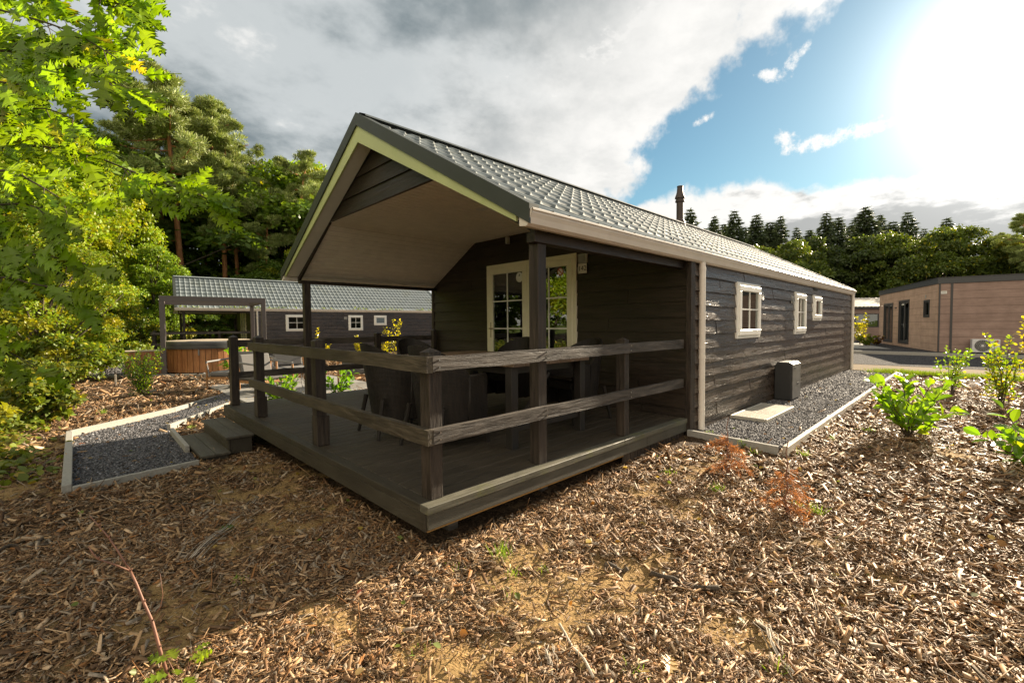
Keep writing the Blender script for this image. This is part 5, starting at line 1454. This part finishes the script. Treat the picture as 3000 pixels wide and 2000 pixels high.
# ---------------------------------------------------------------- oak reaching in at the left
def near_oak():
    rng = np.random.default_rng(77)
    tr = CAM_C+CF*3.3+CR*(-5.9); root = empty('oak_tree', (0, 0, 0), 0, 'near oak reaching in from the left with big lobed sunlit leaves', 'oak tree')
    BR = [[(-380, -520, 3.7), (-60, -260, 3.4), (150, -130, 3.1), (330, -70, 3.0)], [(-380, -200, 3.4), (0, -60, 3.2), (250, -10, 3.0), (395, 22, 2.9)], [(-380, -60, 3.2), (40, 40, 3.0), (220, 100, 2.8), (352, 178, 2.7)],
          [(-380, 60, 3.3), (-20, 110, 3.1), (160, 140, 3.0), (300, 120, 3.0)], [(-330, 150, 3.0), (20, 150, 2.8), (190, 190, 2.7), (318, 240, 2.6)], [(-300, 260, 2.8), (-40, 240, 2.7), (60, 250, 2.6)],
          [(-380, 470, 3.2), (-40, 380, 3.0), (105, 318, 2.8), (215, 350, 2.7)], [(-380, 500, 3.4), (0, 430, 3.1), (240, 450, 3.0), (430, 520, 3.05), (590, 572, 3.1)], [(-300, 540, 2.8), (0, 500, 2.7), (90, 530, 2.6), (190, 590, 2.6)],
          [(-340, 660, 3.2), (0, 600, 3.0), (120, 610, 2.9)], [(-340, 800, 3.1), (-20, 745, 2.9), (120, 748, 2.8), (250, 772, 2.75)], [(-340, 880, 3.1), (-20, 815, 2.9), (90, 830, 2.8), (215, 855, 2.75)], [(-300, 1060, 2.9), (-60, 1000, 2.7), (35, 1035, 2.6)],
          [(-380, -420, 2.9), (0, -300, 2.7), (200, -230, 2.6)], [(-300, 330, 3.4), (60, 300, 3.5), (200, 260, 3.6)]]
    m = MB(); k = 9; tp = [np.array([tr[0]+.05*math.sin(i), tr[1]+.06*math.cos(i*1.3), float(gz(tr[0], tr[1]))-.1+i*.95]) for i in range(k)]
    m.tube(tp, [.20-.016*i for i in range(k)], 10)
    P, T, N, S = [], [], [], []
    for bi, b in enumerate(BR):
        pts = [at(u, d, v) for u, v, d in b]
        # smooth the limb a little
        q = []
        for i in range(len(pts)-1):
            for f in np.linspace(0, 1, 6, endpoint=False):
                p0 = pts[max(i-1, 0)]; p1 = pts[i]; p2 = pts[i+1]; p3 = pts[min(i+2, len(pts)-1)]
                q.append(.5*((2*p1)+(-p0+p2)*f+(2*p0-5*p1+4*p2-p3)*f*f+(-p0+3*p1-3*p2+p3)*f**3))
        q.append(pts[-1])
        zt = min(max(q[0][2]-.5, .6), 7.0); i0 = int(min(k-1, max(0, (zt+.4)/.95))); 
        q = [tp[i0]]+q
        m.tube(q, [max(.0032, .040*(1-i/7)) if i < 7 else .0075*(1-i/len(q))+.0025 for i in range(len(q))], 6)
        for i in range(4, len(q)):
            L0 = np.linalg.norm(q[i]-q[i-1]); along = nrm(q[i]-q[i-1])
            dens = 3.3 if b[0][1] < 300 else 1.7
            nt = int(rng.poisson(dens*L0/.16))+ (2 if i == len(q)-1 else 0)
            for j in range(nt):
                base = q[i]+(q[i-1]-q[i])*rng.uniform(0, 1); a = rng.normal(0, 1, 3); a -= along*np.dot(a, along); a = nrm(a)*rng.uniform(.5, 1)+along*rng.uniform(.3, 1.3)+np.array([0, 0, -.25])
                a = nrm(a); ln = rng.uniform(.04, .20); tip = base+a*ln
                m.tube([base, tip], [.0028, .0015], 4)
                for l in range(int(rng.integers(2, 5))):
                    dd = nrm(a+rng.normal(0, .75, 3)+np.array([0, 0, -.50])+CR*.45); dd = nrm(dd-CF*np.dot(dd, CF)*.75); P.append(tip-a*ln*rng.uniform(0, .5)); T.append(dd)
                    N.append(nrm(np.array([0, 0, 1.])*.6+rng.normal(0, .38, 3)-CF*1.05+CR*.15)); S.append(rng.uniform(.11, .22))
    m.build('trunk', M_bark, root, smooth=True)
    P, T, N, S = map(np.array, (P, T, N, S)); n = len(P)
    col = hue((.20, .315, .010), n, rng, .26, .02, (.50, .42, .03))
    s3 = np.stack([S, S*rng.uniform(.75, 1.0, n), S*rng.uniform(.3, 1.8, n)], 1)
    V, F, Cc = scatter(OAK[0], OAK[1], P, frame_from(T, N), s3, col)
    npmesh('crown', V, F, M_oak, root, col=Cc)
near_oak()

# ---------------------------------------------------------------- shrubs
def slender(seed, H, R, ns, nl, ls, base, yel=.1, ycol=(.5, .42, .03), up=1.0, low=.12, name='slender_shrub'):
    rng = np.random.default_rng(seed); root = empty(name); m = MB(); P = []; T = []
    for s_ in range(ns):
        a = rng.uniform(0, 6.28); r = R*rng.uniform(.15, 1)**.7; hh = H*rng.uniform(.6, 1.0) if s_ else H
        pts = [np.array([0, 0, -.03])+np.array([math.cos(a), math.sin(a), 0])*.02*rng.uniform(0, 1)]
        for i in range(1, 7):
            t = i/6; pts.append(np.array([math.cos(a)*r*t**1.3, math.sin(a)*r*t**1.3, hh*t])+rng.normal(0, .018, 3)*H)
        m.tube(pts, [.006*(1-.8*i/6)*(H+.3) for i in range(7)], 5)
        for j in range(nl//ns):
            t = rng.uniform(low, 1)**.8*6; i = min(5, int(t)); p = pts[i]+(pts[i+1]-pts[i])*(t-i)
            off = rng.normal(0, 1, 3); off[2] = abs(off[2])*.5*up; tw = nrm(off)*rng.uniform(.02, .16)*H*(1.15-t/6)
            P.append(p+tw); T.append(nrm(off+np.array([0, 0, .3])))
            if j % 9 == 0: m.tube([p, p+tw], [.0022, .001], 4)
    m.build('stem', M_bark, root)
    P = np.array(P); T = np.array(T); n = len(P); nn = np.array([0, 0, 1.])+rng.normal(0, .6, (n, 3))
    V, F, C = scatter(LEAF6[0]*np.array([1, 1.35, 1]), LEAF6[1], P, frame_from(T, nn), ls*rng.uniform(.6, 1.3, n), hue(base, n, rng, .25, yel, ycol))
    npmesh('foliage', V, F, M_laur, root, col=C); return root
LOV = [(0, 0), (.10, .10), (.28, .23), (.55, .29), (.78, .235), (.93, .11), (1.0, 0)]
def ovalleaf():
    V = []; F = []
    for sg_ in (1, -1):
        b = len(V)
        for x, w in LOV: V += [(x, 0, .05*math.sin(3*x)), (x, sg_*w, .05*math.sin(3*x)+w*.32)]
        for i in range(len(LOV)-1):
            q = (b+2*i, b+2*i+2, b+2*i+3, b+2*i+1); F.append(q if sg_ > 0 else q[::-1])
    return np.array(V), np.array(F)
OVAL = ovalleaf()
def laurel(seed, H, R, ns, per, ls=.12, base=(.10, .22, .02)):
    rng = np.random.default_rng(seed); root = empty('laurel_shrub'); m = MB(); P = []; T = []; N = []
    for s_ in range(ns):
        a = s_*2.4+rng.uniform(-.4, .4); r = R*rng.uniform(.45, 1); hh = H*rng.uniform(.45, 1.0) if s_ > 2 else H*rng.uniform(.85, 1); pts = [np.array([0, 0, -.03])]
        for i in range(1, 7):
            t = i/6; pts.append(np.array([math.cos(a)*r*t, math.sin(a)*r*t, hh*t**.85])+rng.normal(0, .008, 3))
        m.tube(pts, [.007*(1-.7*i/6) for i in range(7)], 6)
        for j in range(per):
            t = (.18+.82*j/(per-1))*6; i = min(5, int(t)); p = pts[i]+(pts[i+1]-pts[i])*(t-i); al = nrm(pts[i+1]-pts[i])
            ph = j*2.5+rng.uniform(-.4, .4); b1 = nrm(np.cross(al, (0, 0, 1.)+rng.normal(0, .1, 3))); b2 = np.cross(al, b1)
            d = nrm((b1*math.cos(ph)+b2*math.sin(ph))*1.0+al*rng.uniform(.5, 1.2)); P.append(p+d*.012); T.append(d); N.append(nrm(al*.9+np.array([0, 0, .5])+rng.normal(0, .25, 3)))
    m.build('stem', M_bark, root); P, T, N = map(np.array, (P, T, N)); n = len(P)
    V, F, C = scatter(OVAL[0], OVAL[1], P, frame_from(T, N), ls*rng.uniform(.65, 1.2, n), hue(base, n, rng, .25, .05, (.3, .35, .03)))
    npmesh('foliage', V, F, M_laur, root, col=C); return root
def shrubs():
    g = lambda o, x, y, lab, cat='shrub', rz=0, s=1.0, grp=None: put(o, o.name.split('.')[0], x, y, s, rz, lab, cat, grp)
    g(laurel(101, .78, .42, 16, 12, .150, (.17, .30, .02)), 5.63, -1.98, 'bright green laurel shrub in the mulch right of the gravel strip')
    g(laurel(102, .60, .38, 14, 11, .13, (.15, .28, .02)), 4.66, -2.96, 'laurel shrub cut by the right edge of the frame')
    g(laurel(103, .95, .48, 13, 14, .17, (.15, .28, .02)), 1.95, 13.2, 'laurel shrub in front of the hot tub')
    g(laurel(104, .66, .45, 13, 11, .14, (.13, .26, .02)), 1.25, 7.0, 'laurel shrub on the terrace edge behind the left deck railing')
    g(laurel(105, .60, .40, 11, 10, .13, (.10, .22, .02)), 2.38, 6.95, 'laurel shrub on the terrace edge behind the tall porch post')
    g(slender(111, .95, .26, 9, 520, .045, (.16, .27, .02), .12), 10.09, -2.26, 'upright small leaved shrub, left of three in the right hand bed', grp='slim shrubs in the right hand bed')
    g(slender(112, 1.2, .34, 12, 900, .048, (.17, .26, .02), .30), 9.13, -2.86, 'upright shrub with yellowing top, middle of three in the right hand bed', grp='slim shrubs in the right hand bed')
    g(slender(113, 1.55, .55, 6, 330, .055, (.26, .27, .02), .7), 10.7, -3.25, 'thin yellow leaved shrub at the right frame edge', grp='slim shrubs in the right hand bed')
    g(slender(114, 1.12, .50, 22, 2400, .040, (.085, .15, .02), .06, low=.05, name='round_shrub'), -.57, 10.57, 'rounded small leaved green bush between the two gravel paths')
    for (u, d, vt, sd, lab) in ((1155, 19.5, 935, 121, 'tall thin yellow plant before the smallest window of the second cabin'), (1122, 19.0, 955, 122, 'thin yellow green plant left of the tallest one by the second cabin'), (1050, 18.5, 978, 123, 'short yellow plant below the middle window of the second cabin'),
                               (918, 18, 962, 124, 'yellow plant just right of the porch post before the second cabin'), (945, 18.5, 988, 125, 'low yellow green plant beside the yellow one near the porch post'), (1190, 17.5, 1000, 126, 'small pale plant near the near cabin wall corner')):
        p = at(u, d); h = hfor(u, vt, d, p[0], p[1]); g(slender(sd, h, .34, 5, 260, .085, (.26, .27, .02), .6), p[0], p[1], lab, grp='thin yellow plants before the second cabin')
    for (u, d, h, sd, lab) in ((2520, 27, 1.9, 131, 'yellow leaved young shrub before the far brown cabin'), (2480, 26.5, .9, 132, 'low green shrub by the garden table'), (2570, 26, .6, 133, 'low reddish shrub at the bed edge before the brown cabin'), (2540, 25.5, .7, 134, 'low brown green shrub beside the yellow young shrub')):
        p = at(u, d); g(slender(sd, h, .5, 7, 420, .11, (.22, .22, .03) if sd == 131 else ((.10, .15, .03) if sd != 133 else (.12, .05, .03)), .3), p[0], p[1], lab, grp='plants before the far brown cabin')
    # left wood edge
    L = [(40, 9.5, .9, .9, 141, (.16, .21, .03)), (170, 12, 1.3, 1.2, 142, (.14, .20, .02)), (300, 15.5, 1.5, 1.3, 143, (.15, .21, .02)), (20, 7.2, .8, .8, 144, (.15, .20, .03)), (240, 20, 1.9, 1.6, 145, (.12, .18, .02)), (90, 15, 2.6, 1.9, 146, (.14, .20, .02)), (-20, 12, 2.0, 1.5, 147, (.14, .19, .02)), (380, 24, 2.2, 1.8, 148, (.08, .13, .02)), (470, 28, 2.4, 1.9, 149, (.06, .10, .02)), (190, 17, 3.0, 2.0, 150, (.13, .19, .02))]
    labs = ['leafy pale green bush at the left edge above the brambles', 'yellow green bush beside the mulch on the left', 'green bush at the foot of the far gravel path', 'low leafy bush in the bottom left undergrowth', 'bush behind the far gravel path on the left', 'tall green bush under the leftmost oak', 'bush cut by the left frame edge', 'dark bush at the back beyond the far path end', 'dark bush left of the pergola post', 'large rounded bush behind the yellow green one']
    for (u, d, h, r, sd, c), lab in zip(L, labs):
        p = at(u, d); o = tree_mesh('bush', sd, h, r, .02, 34, 5200, .085+.0022*d, c, .18, low=.02, clr=(.5, 1.0)); g(o, p[0], p[1], lab, 'bush', grp='bushes along the left wood edge')
shrubs()
def undergrowth():
    rng = np.random.default_rng(9); n0 = 7800
    x = rng.uniform(-7.5, -1.75, n0); y = rng.uniform(3.0, 26, n0)
    edge = -2.05-.02*y+1.1*(fbm(x*.6, y*.6, 61)-.5)*2; den = fbm(x*1.1, y*1.1, 62, 3)
    k = (x < edge) & (den > .36) & (y > 4.5+.0*x); x, y = x[k], y[k]; n = len(x)
    per = 9; ci = np.repeat(np.arange(n), per); m = len(ci)
    hgt = (.12+.52*sm(edge[k]-x, 0, 2.5))*rng.uniform(.5, 1.3, n)
    P = np.stack([x[ci]+rng.normal(0, .16, m), y[ci]+rng.normal(0, .16, m), np.zeros(m)], 1); P[:, 2] = gz(P[:, 0], P[:, 1])+rng.uniform(.05, 1, m)*hgt[ci]
    V, F, C = scatter(LEAF6[0]*np.array([1, 1.5, 1]), LEAF6[1], P, frame_from(rng.normal(0, 1, (m, 3))*np.array([1, 1, .4]), np.array([0, 0, 1.])+rng.normal(0, .4, (m, 3))), rng.uniform(.05, .12, m), hue((.17, .21, .03), m, rng, .3, .2, (.38, .28, .05)))
    o = npmesh('undergrowth', V, F, M_leaf, col=C); tag(o, 'low brambles and leafy ground plants along the left wood edge', 'undergrowth', kind='stuff')
    # grass: verge beyond the right hand bed and patch at the back left
    parts = []
    n = 26000; y = rng.uniform(-14, -1.15, n); x = 14.02+rng.normal(0, .16, n)+.25*(fbm(y*.6, y*0, 4)-.5)+np.clip(-y-3, 0, 20)*.02; parts.append((x, y, .12, .011))
    n = 900; parts.append((14.05+rng.normal(0, .2, n), -.95+rng.normal(0, .22, n), .13, .012))
    n = 26000; x = rng.uniform(-3.2, 3.4, n); y = rng.uniform(23, 30, n); k = fbm(x*.7, y*.7, 66, 3) > .46; parts.append((x[k], y[k], .16, .03))
    n = 60000; x = rng.uniform(8, 40, n); y = rng.uniform(32, 60, n); parts.append((x[:1], y[:1], .1, .02))
    P = np.concatenate([np.stack([a, b, gz(a, b)], 1) for a, b, h, w in parts]); H = np.concatenate([np.full(len(a), h) for a, b, h, w in parts]); Wd = np.concatenate([np.full(len(a), w) for a, b, h, w in parts]); n = len(P)
    T = np.array([0, 0, 1.])+rng.normal(0, .4, (n, 3)); N = unit(rng, n)*np.array([1, 1, .2])
    H = H*rng.uniform(.5, 1.4, n)
    V, F, C = scatter(np.array([(0, -.5, 0), (.6, -.3, .05), (1, 0, .15), (.6, .3, .05), (0, .5, 0)]), np.array([(0, 1, 2, 3)]), P, frame_from(T, N), np.stack([H, Wd, H], 1), hue((.17, .26, .02), n, rng, .25, .1, (.35, .32, .08)))
    o = npmesh('grass', V, F, M_leaf, col=C); tag(o, 'short bright green grass verge and rough grass by the wood', 'grass', kind='stuff')
undergrowth()

def gpt(u, v, zg=None):           # where the view ray through (u, v) meets the ground
    d = rdir(u, v); t = 1.0
    for _ in range(40):
        p = CAM_C+d*t; e = p[2]-float(gz(p[0], p[1])); t += e/max(.02, -d[2])*.8
    return CAM_C+d*t
def small_things():
    rng = np.random.default_rng(19)
    # dead firs
    M_dead = leafmat('dead needles', trans=.35, rough=.6, spec=.2, tcol=(1.2, .9, .5))
    for (u, v, h, r, sd, lab) in ((2130, 1392, .62, .27, 1, 'small dead orange brown fir nearest the gravel strip corner'), (2303, 1508, .64, .26, 2, 'larger dead orange fir standing in front of the other')):
        p = gpt(u, v); t = empty('dead_fir'); m = MB(); q = [np.array([.01*math.sin(i*2), .01*math.cos(i*3), -.03+h*i/7]) for i in range(8)]; m.tube(q, [.008*(1-.6*i/7) for i in range(8)], 6)
        P = []; T = []
        for b in range(32):
            z = h*rng.uniform(.10, .62); a = rng.uniform(0, 6.28); L = r*rng.uniform(.5, 1.1)*(1.1-z/h*.8); d = np.array([math.cos(a), math.sin(a), rng.uniform(-.35, .25)])
            s0 = np.array([0, 0, z]); s1 = s0+d*L*.6; s2 = s0+d*L+np.array([0, 0, -.35*L]); m.tube([s0, s1, s2], [.0035, .0025, .001], 4)
            for j in range(44):
                f = rng.uniform(.1, 1); pt = s0+(s1-s0)*min(1, f*2) if f < .5 else s1+(s2-s1)*(f-.5)*2; P.append(pt); T.append(nrm(d*.6+rng.normal(0, .6, 3)+np.array([0, 0, -.35])))
        m.build('stem', M_twig, t); P = np.array(P); T = np.array(T); n = len(P)
        V, F, C = scatter(np.array([(0, -.5, 0), (1, -.3, 0), (1, .3, 0), (0, .5, 0)]), np.array([(0, 1, 2, 3)]), P, frame_from(T, unit(rng, n)), np.stack([rng.uniform(.02, .055, n), np.full(n, .0034), np.full(n, .01)], 1), hue((.42, .20, .08), n, rng, .40, .15, (.30, .22, .12)))
        npmesh('needles', V, F, M_dead, t, col=C); put(t, 'dead_fir', p[0], p[1], 1, 0, lab, 'dead fir')
    # red twig sapling at the front left
    def D(u, v, d): return at(u, d, v)
    t = empty('sapling', (0, 0, 0), 0, 'bare red stemmed sapling rising from the mulch in the front left', 'sapling'); b = gpt(500, 1990); d0 = float(np.dot(b-CAM_C, CF))
    main = [b-np.array([0, 0, .03]), D(467, 1896, d0), D(446, 1819, d0+.01), D(421, 1763, d0+.02), D(400, 1710, d0+.02), D(382, 1672, d0+.03)]
    m = MB(); m.tube(main, [.0068, .0064, .006, .0055, .005, .0048], 8)
    m.tube([D(382, 1672, d0+.03), D(350, 1620, d0+.04), D(319, 1574, d0+.05), D(290, 1540, d0+.05), D(263, 1510, d0+.06)], [.0044, .0038, .0034, .003, .002], 7)
    m.tube([D(382, 1672, d0+.03), D(335, 1652, d0), D(288, 1637, d0-.02), D(272, 1620, d0-.03), D(259, 1600, d0-.03)], [.0038, .0034, .003, .0028, .002], 7)
    m.tube([D(446, 1819, d0), D(470, 1775, d0-.02), D(477, 1742, d0-.02), D(469, 1679, d0-.03)], [.0022, .0018, .0015, .001], 6)
    for (u, v, d) in ((319, 1574, .05), (290, 1540, .05), (382, 1672, .03), (421, 1763, .02), (446, 1819, .01), (467, 1896, 0), (288, 1637, -.02)):
        m.tube([D(u, v, d0+d), D(u+5, v-9, d0+d)], [.0052, .0015], 6)
    m.build('stem', M_twig, t, smooth=True)
    # oak seedling
    def seedling(x, y, n, s, lab, col):
        t = empty('oak_seedling'); P = []; T = []; N = []; m = MB()
        for j in range(n):
            a = j*2.4; h = .04+.10*j/n; tip = np.array([.05*math.cos(a), .05*math.sin(a), h]); m.tube([(0, 0, -.02), tip], [.002, .001], 4); P.append(tip); T.append(nrm(np.array([math.cos(a), math.sin(a), .25])+rng.normal(0, .2, 3))); N.append(nrm(np.array([0, 0, 1.])+rng.normal(0, .35, 3)))
        m.build('stem', M_twig, t); n = len(P)
        V, F, C = scatter(OAK[0], OAK[1], np.array(P), frame_from(np.array(T), np.array(N)), s*rng.uniform(.7, 1.2, n), hue(col, n, rng, .2)); npmesh('foliage', V, F, M_oak, t, col=C)
        put(t, 'oak_seedling', x, y, 1, 0, lab, 'seedling')
    p = gpt(535, 1985); seedling(p[0], p[1], 10, .085, 'yellow green oak seedling at the foot of the red stemmed sapling', (.22, .30, .02))
    # fallen leaves
    for (u, v, s, c, lab) in ((640, 1562, .12, (.12, .20, .03), 'green lobed leaf lying in the shaded mulch'), (2010, 1382, .13, (.42, .36, .24), 'pale dry maple leaf on the mulch near the gravel corner'), (1960, 1985, .13, (.55, .38, .12), 'yellow fallen leaf at the bottom edge'), (1670, 1607, .11, (.40, .32, .24), 'pale curled leaf on the sandy patch'), (228, 1305, .09, (.40, .13, .03), 'orange leaf on the gravel path'), (1045, 1750, .06, (.32, .08, .05), 'small red leaf in the sunny chips')):
        p = gpt(u, v); V, F, C = scatter(OAK[0], OAK[1], np.array([[0, 0, 0]]), frame_from(np.array([[1., .4, .05]]), np.array([[.1, -.3, 1.]])), np.array([s]), np.array([c])); o = npmesh('fallen_leaf', V, F, M_oak, col=C); o.location = (p[0], p[1], p[2]+.018); tag(o, lab, 'leaf')
    # sticks
    for (a, b, r, lab) in (((1895, 1697), (2092, 1742), .013, 'thick bent stick lying on the chips in the right foreground'), ((1770, 1665), (1850, 1680), .012, 'short dark stick left of the thick bent one'), ((0, 1622), (128, 1588), .010, 'long thin stick at the left edge of the shaded mulch'), ((2220, 1830), (2330, 1985), .005, 'pale thin straw bundle in the right foreground'), ((1600, 1915), (1618, 1985), .004, 'thin upright dark stick at the bottom'), ((60, 1420), (150, 1350), .009, 'pale dry stick on the left mulch'), ((560, 1640), (760, 1460), .004, 'pale straw stalks in the shade by the deck'), ((1740, 1990), (1640, 1840), .006, 'grey twig at the bottom centre')):
        p, q = gpt(*a), gpt(*b); m = MB(); n = 7; pts = []
        for i in range(n+1):
            w = p+(q-p)*i/n+rng.normal(0, r*.9, 3); w[2] = float(gz(w[0], w[1]))+r+.012+(0.02*math.sin(i)); pts.append(w)
        m.tube(pts, [r*(.75+.5*rng.uniform()) for _ in range(n+1)], 8)
        if r < .006:
            for k in range(9):
                o_ = rng.normal(0, .022, 3)*np.array([1, 1, .2]); m.tube([w+o_+rng.normal(0, .004, 3) for w in pts], r*.45, 4)
        o = m.build('stick', M_bark if r > .0085 else M_kerbw, smooth=True); tag(o, lab, 'stick')
    # a wooden stake
    m = MB(); m.box(-.02, .02, -.02, .02, -.1, .30, .003); o = m.build('wooden_stake', M_kerbw); o.location = (-.86, 13.39, float(gz(-.86, 13.39))); tag(o, 'short wooden stake in the mulch between the paths', 'stake')
    # tufts
    L = [(1472, 1640, .13, 60), (1500, 1690, .06, 30), (1592, 1678, .05, 20), (2098, 1440, .09, 60), (2180, 1312, .10, 40), (2212, 1330, .07, 30), (2350, 1335, .08, 36), (2335, 1490, .07, 36), (2388, 1508, .09, 40), (1960, 1388, .06, 40), (1330, 1665, .04, 16), (1480, 1742, .035, 16), (560, 1255, .07, 50), (1858, 1970, .04, 24), (2290, 1960, .06, 20), (1240, 1900, .04, 14), (300, 1215, .12, 90), (2440, 1290, .06, 26), (2545, 1265, .07, 30), (700, 1705, .05, 24), (2080, 1270, .05, 30)]
    for i, (u, v, h, n) in enumerate(L):
        p = gpt(u, v); P = rng.normal(0, .028, (n, 3))*np.array([1, 1, 0]); T = np.array([0, 0, 1.])+rng.normal(0, .45, (n, 3)); H = h*rng.uniform(.5, 1.2, n)
        V, F, C = scatter(np.array([(0, -.5, 0), (.6, -.35, .06), (1, 0, .2), (.6, .35, .06), (0, .5, 0)]), np.array([(0, 1, 2, 3)]), P, frame_from(T, unit(rng, n)*np.array([1, 1, .2])), np.stack([H, np.full(n, .0055), H], 1), hue((.20, .32, .03), n, rng, .25))
        o = npmesh('grass_tuft', V, F, M_leaf, col=C); o.location = tuple(p)
        where = ['on the sandy patch in front of the deck corner', 'just below the taller tuft on the sand', 'right of the sandy patch in the chips', 'between the deck and the large dead fir', 'beside the smaller dead fir', 'right of the smaller dead fir', 'by the corner of the pale edging board', 'right of the large dead fir', 'at the foot of the large dead fir', 'left of the smaller dead fir', 'tiny one near the deck in the sun', 'tiny one under the sandy patch tuft', 'beside the first terrace slab', 'at the bottom edge centre', 'at the bottom edge right of centre', 'in the bottom centre chips', 'on the mulch left of the gravel path', 'along the pale edging board', 'further along the pale edging board', 'in the shaded mulch left of the deck', 'on the gravel by the drain cover'][i]
        tag(o, 'small green grass tuft '+where, 'grass tuft', 'grass tufts growing through the mulch')
    # weeds in the far cabin gutter
    P = []; 
    ca, sa = math.cos(CA), math.sin(CA)
    for k in range(150):
        x = rng.uniform(1.1, 14.5); cl = float(vnoise(x*1.3, 3, 5)) > .35
        if not cl: continue
        h = rng.uniform(.04, .17)
        for j in range(7): P.append((CP[0]+ca*x-sa*(-.05)+rng.normal(0, .03), CP[1]+sa*x+ca*(-.05)+rng.normal(0, .02), CP[2]+2.08+rng.uniform(.2, 1)*h))
    P = np.array(P); n = len(P); V, F, C = scatter(LEAF4[0], LEAF4[1], P, frame_from(rng.normal(0, 1, (n, 3))+np.array([0, 0, .8]), unit(rng, n)), rng.uniform(.04, .09, n), hue((.20, .26, .03), n, rng, .3))
    o = npmesh('gutter_weeds', V, F, M_leaf, col=C); tag(o, 'yellow green weeds growing along the far cabin gutter', 'weeds', kind='stuff')
small_things()


def litter():
    rng = np.random.default_rng(88); n = 1500
    r_ = np.sqrt(rng.uniform(.8, 160, n)); a = rng.uniform(R0(-6), R0(100), n); x = CAM_C[0]+r_*np.cos(a); y = CAM_C[1]+r_*np.sin(a)
    k = ~inpoly(x, y, ZONES[-1]) & (x < 14); x, y = x[k], y[k]; n = len(x)
    P = np.stack([x, y, gz(x, y)+rng.uniform(.008, .03, n)], 1)
    cols = np.array([(.30, .13, .04), (.20, .11, .05), (.38, .27, .12), (.16, .20, .04), (.42, .30, .07), (.13, .07, .035)])
    V, F, C = scatter(LEAF6[0]*np.array([1, 1.7, 1.6]), LEAF6[1], P, rotm(rng.uniform(0, 6.28, n), rng.normal(0, .35, n), rng.normal(0, .5, n)), rng.uniform(.018, .055, n), cols[rng.integers(0, len(cols), n)]*rng.uniform(.7, 1.2, (n, 1)))
    o = npmesh('leaf_litter', V, F, M_leaf, col=C); tag(o, 'small dry brown and yellow leaves scattered over the mulch', 'leaf litter', kind='stuff')
litter()
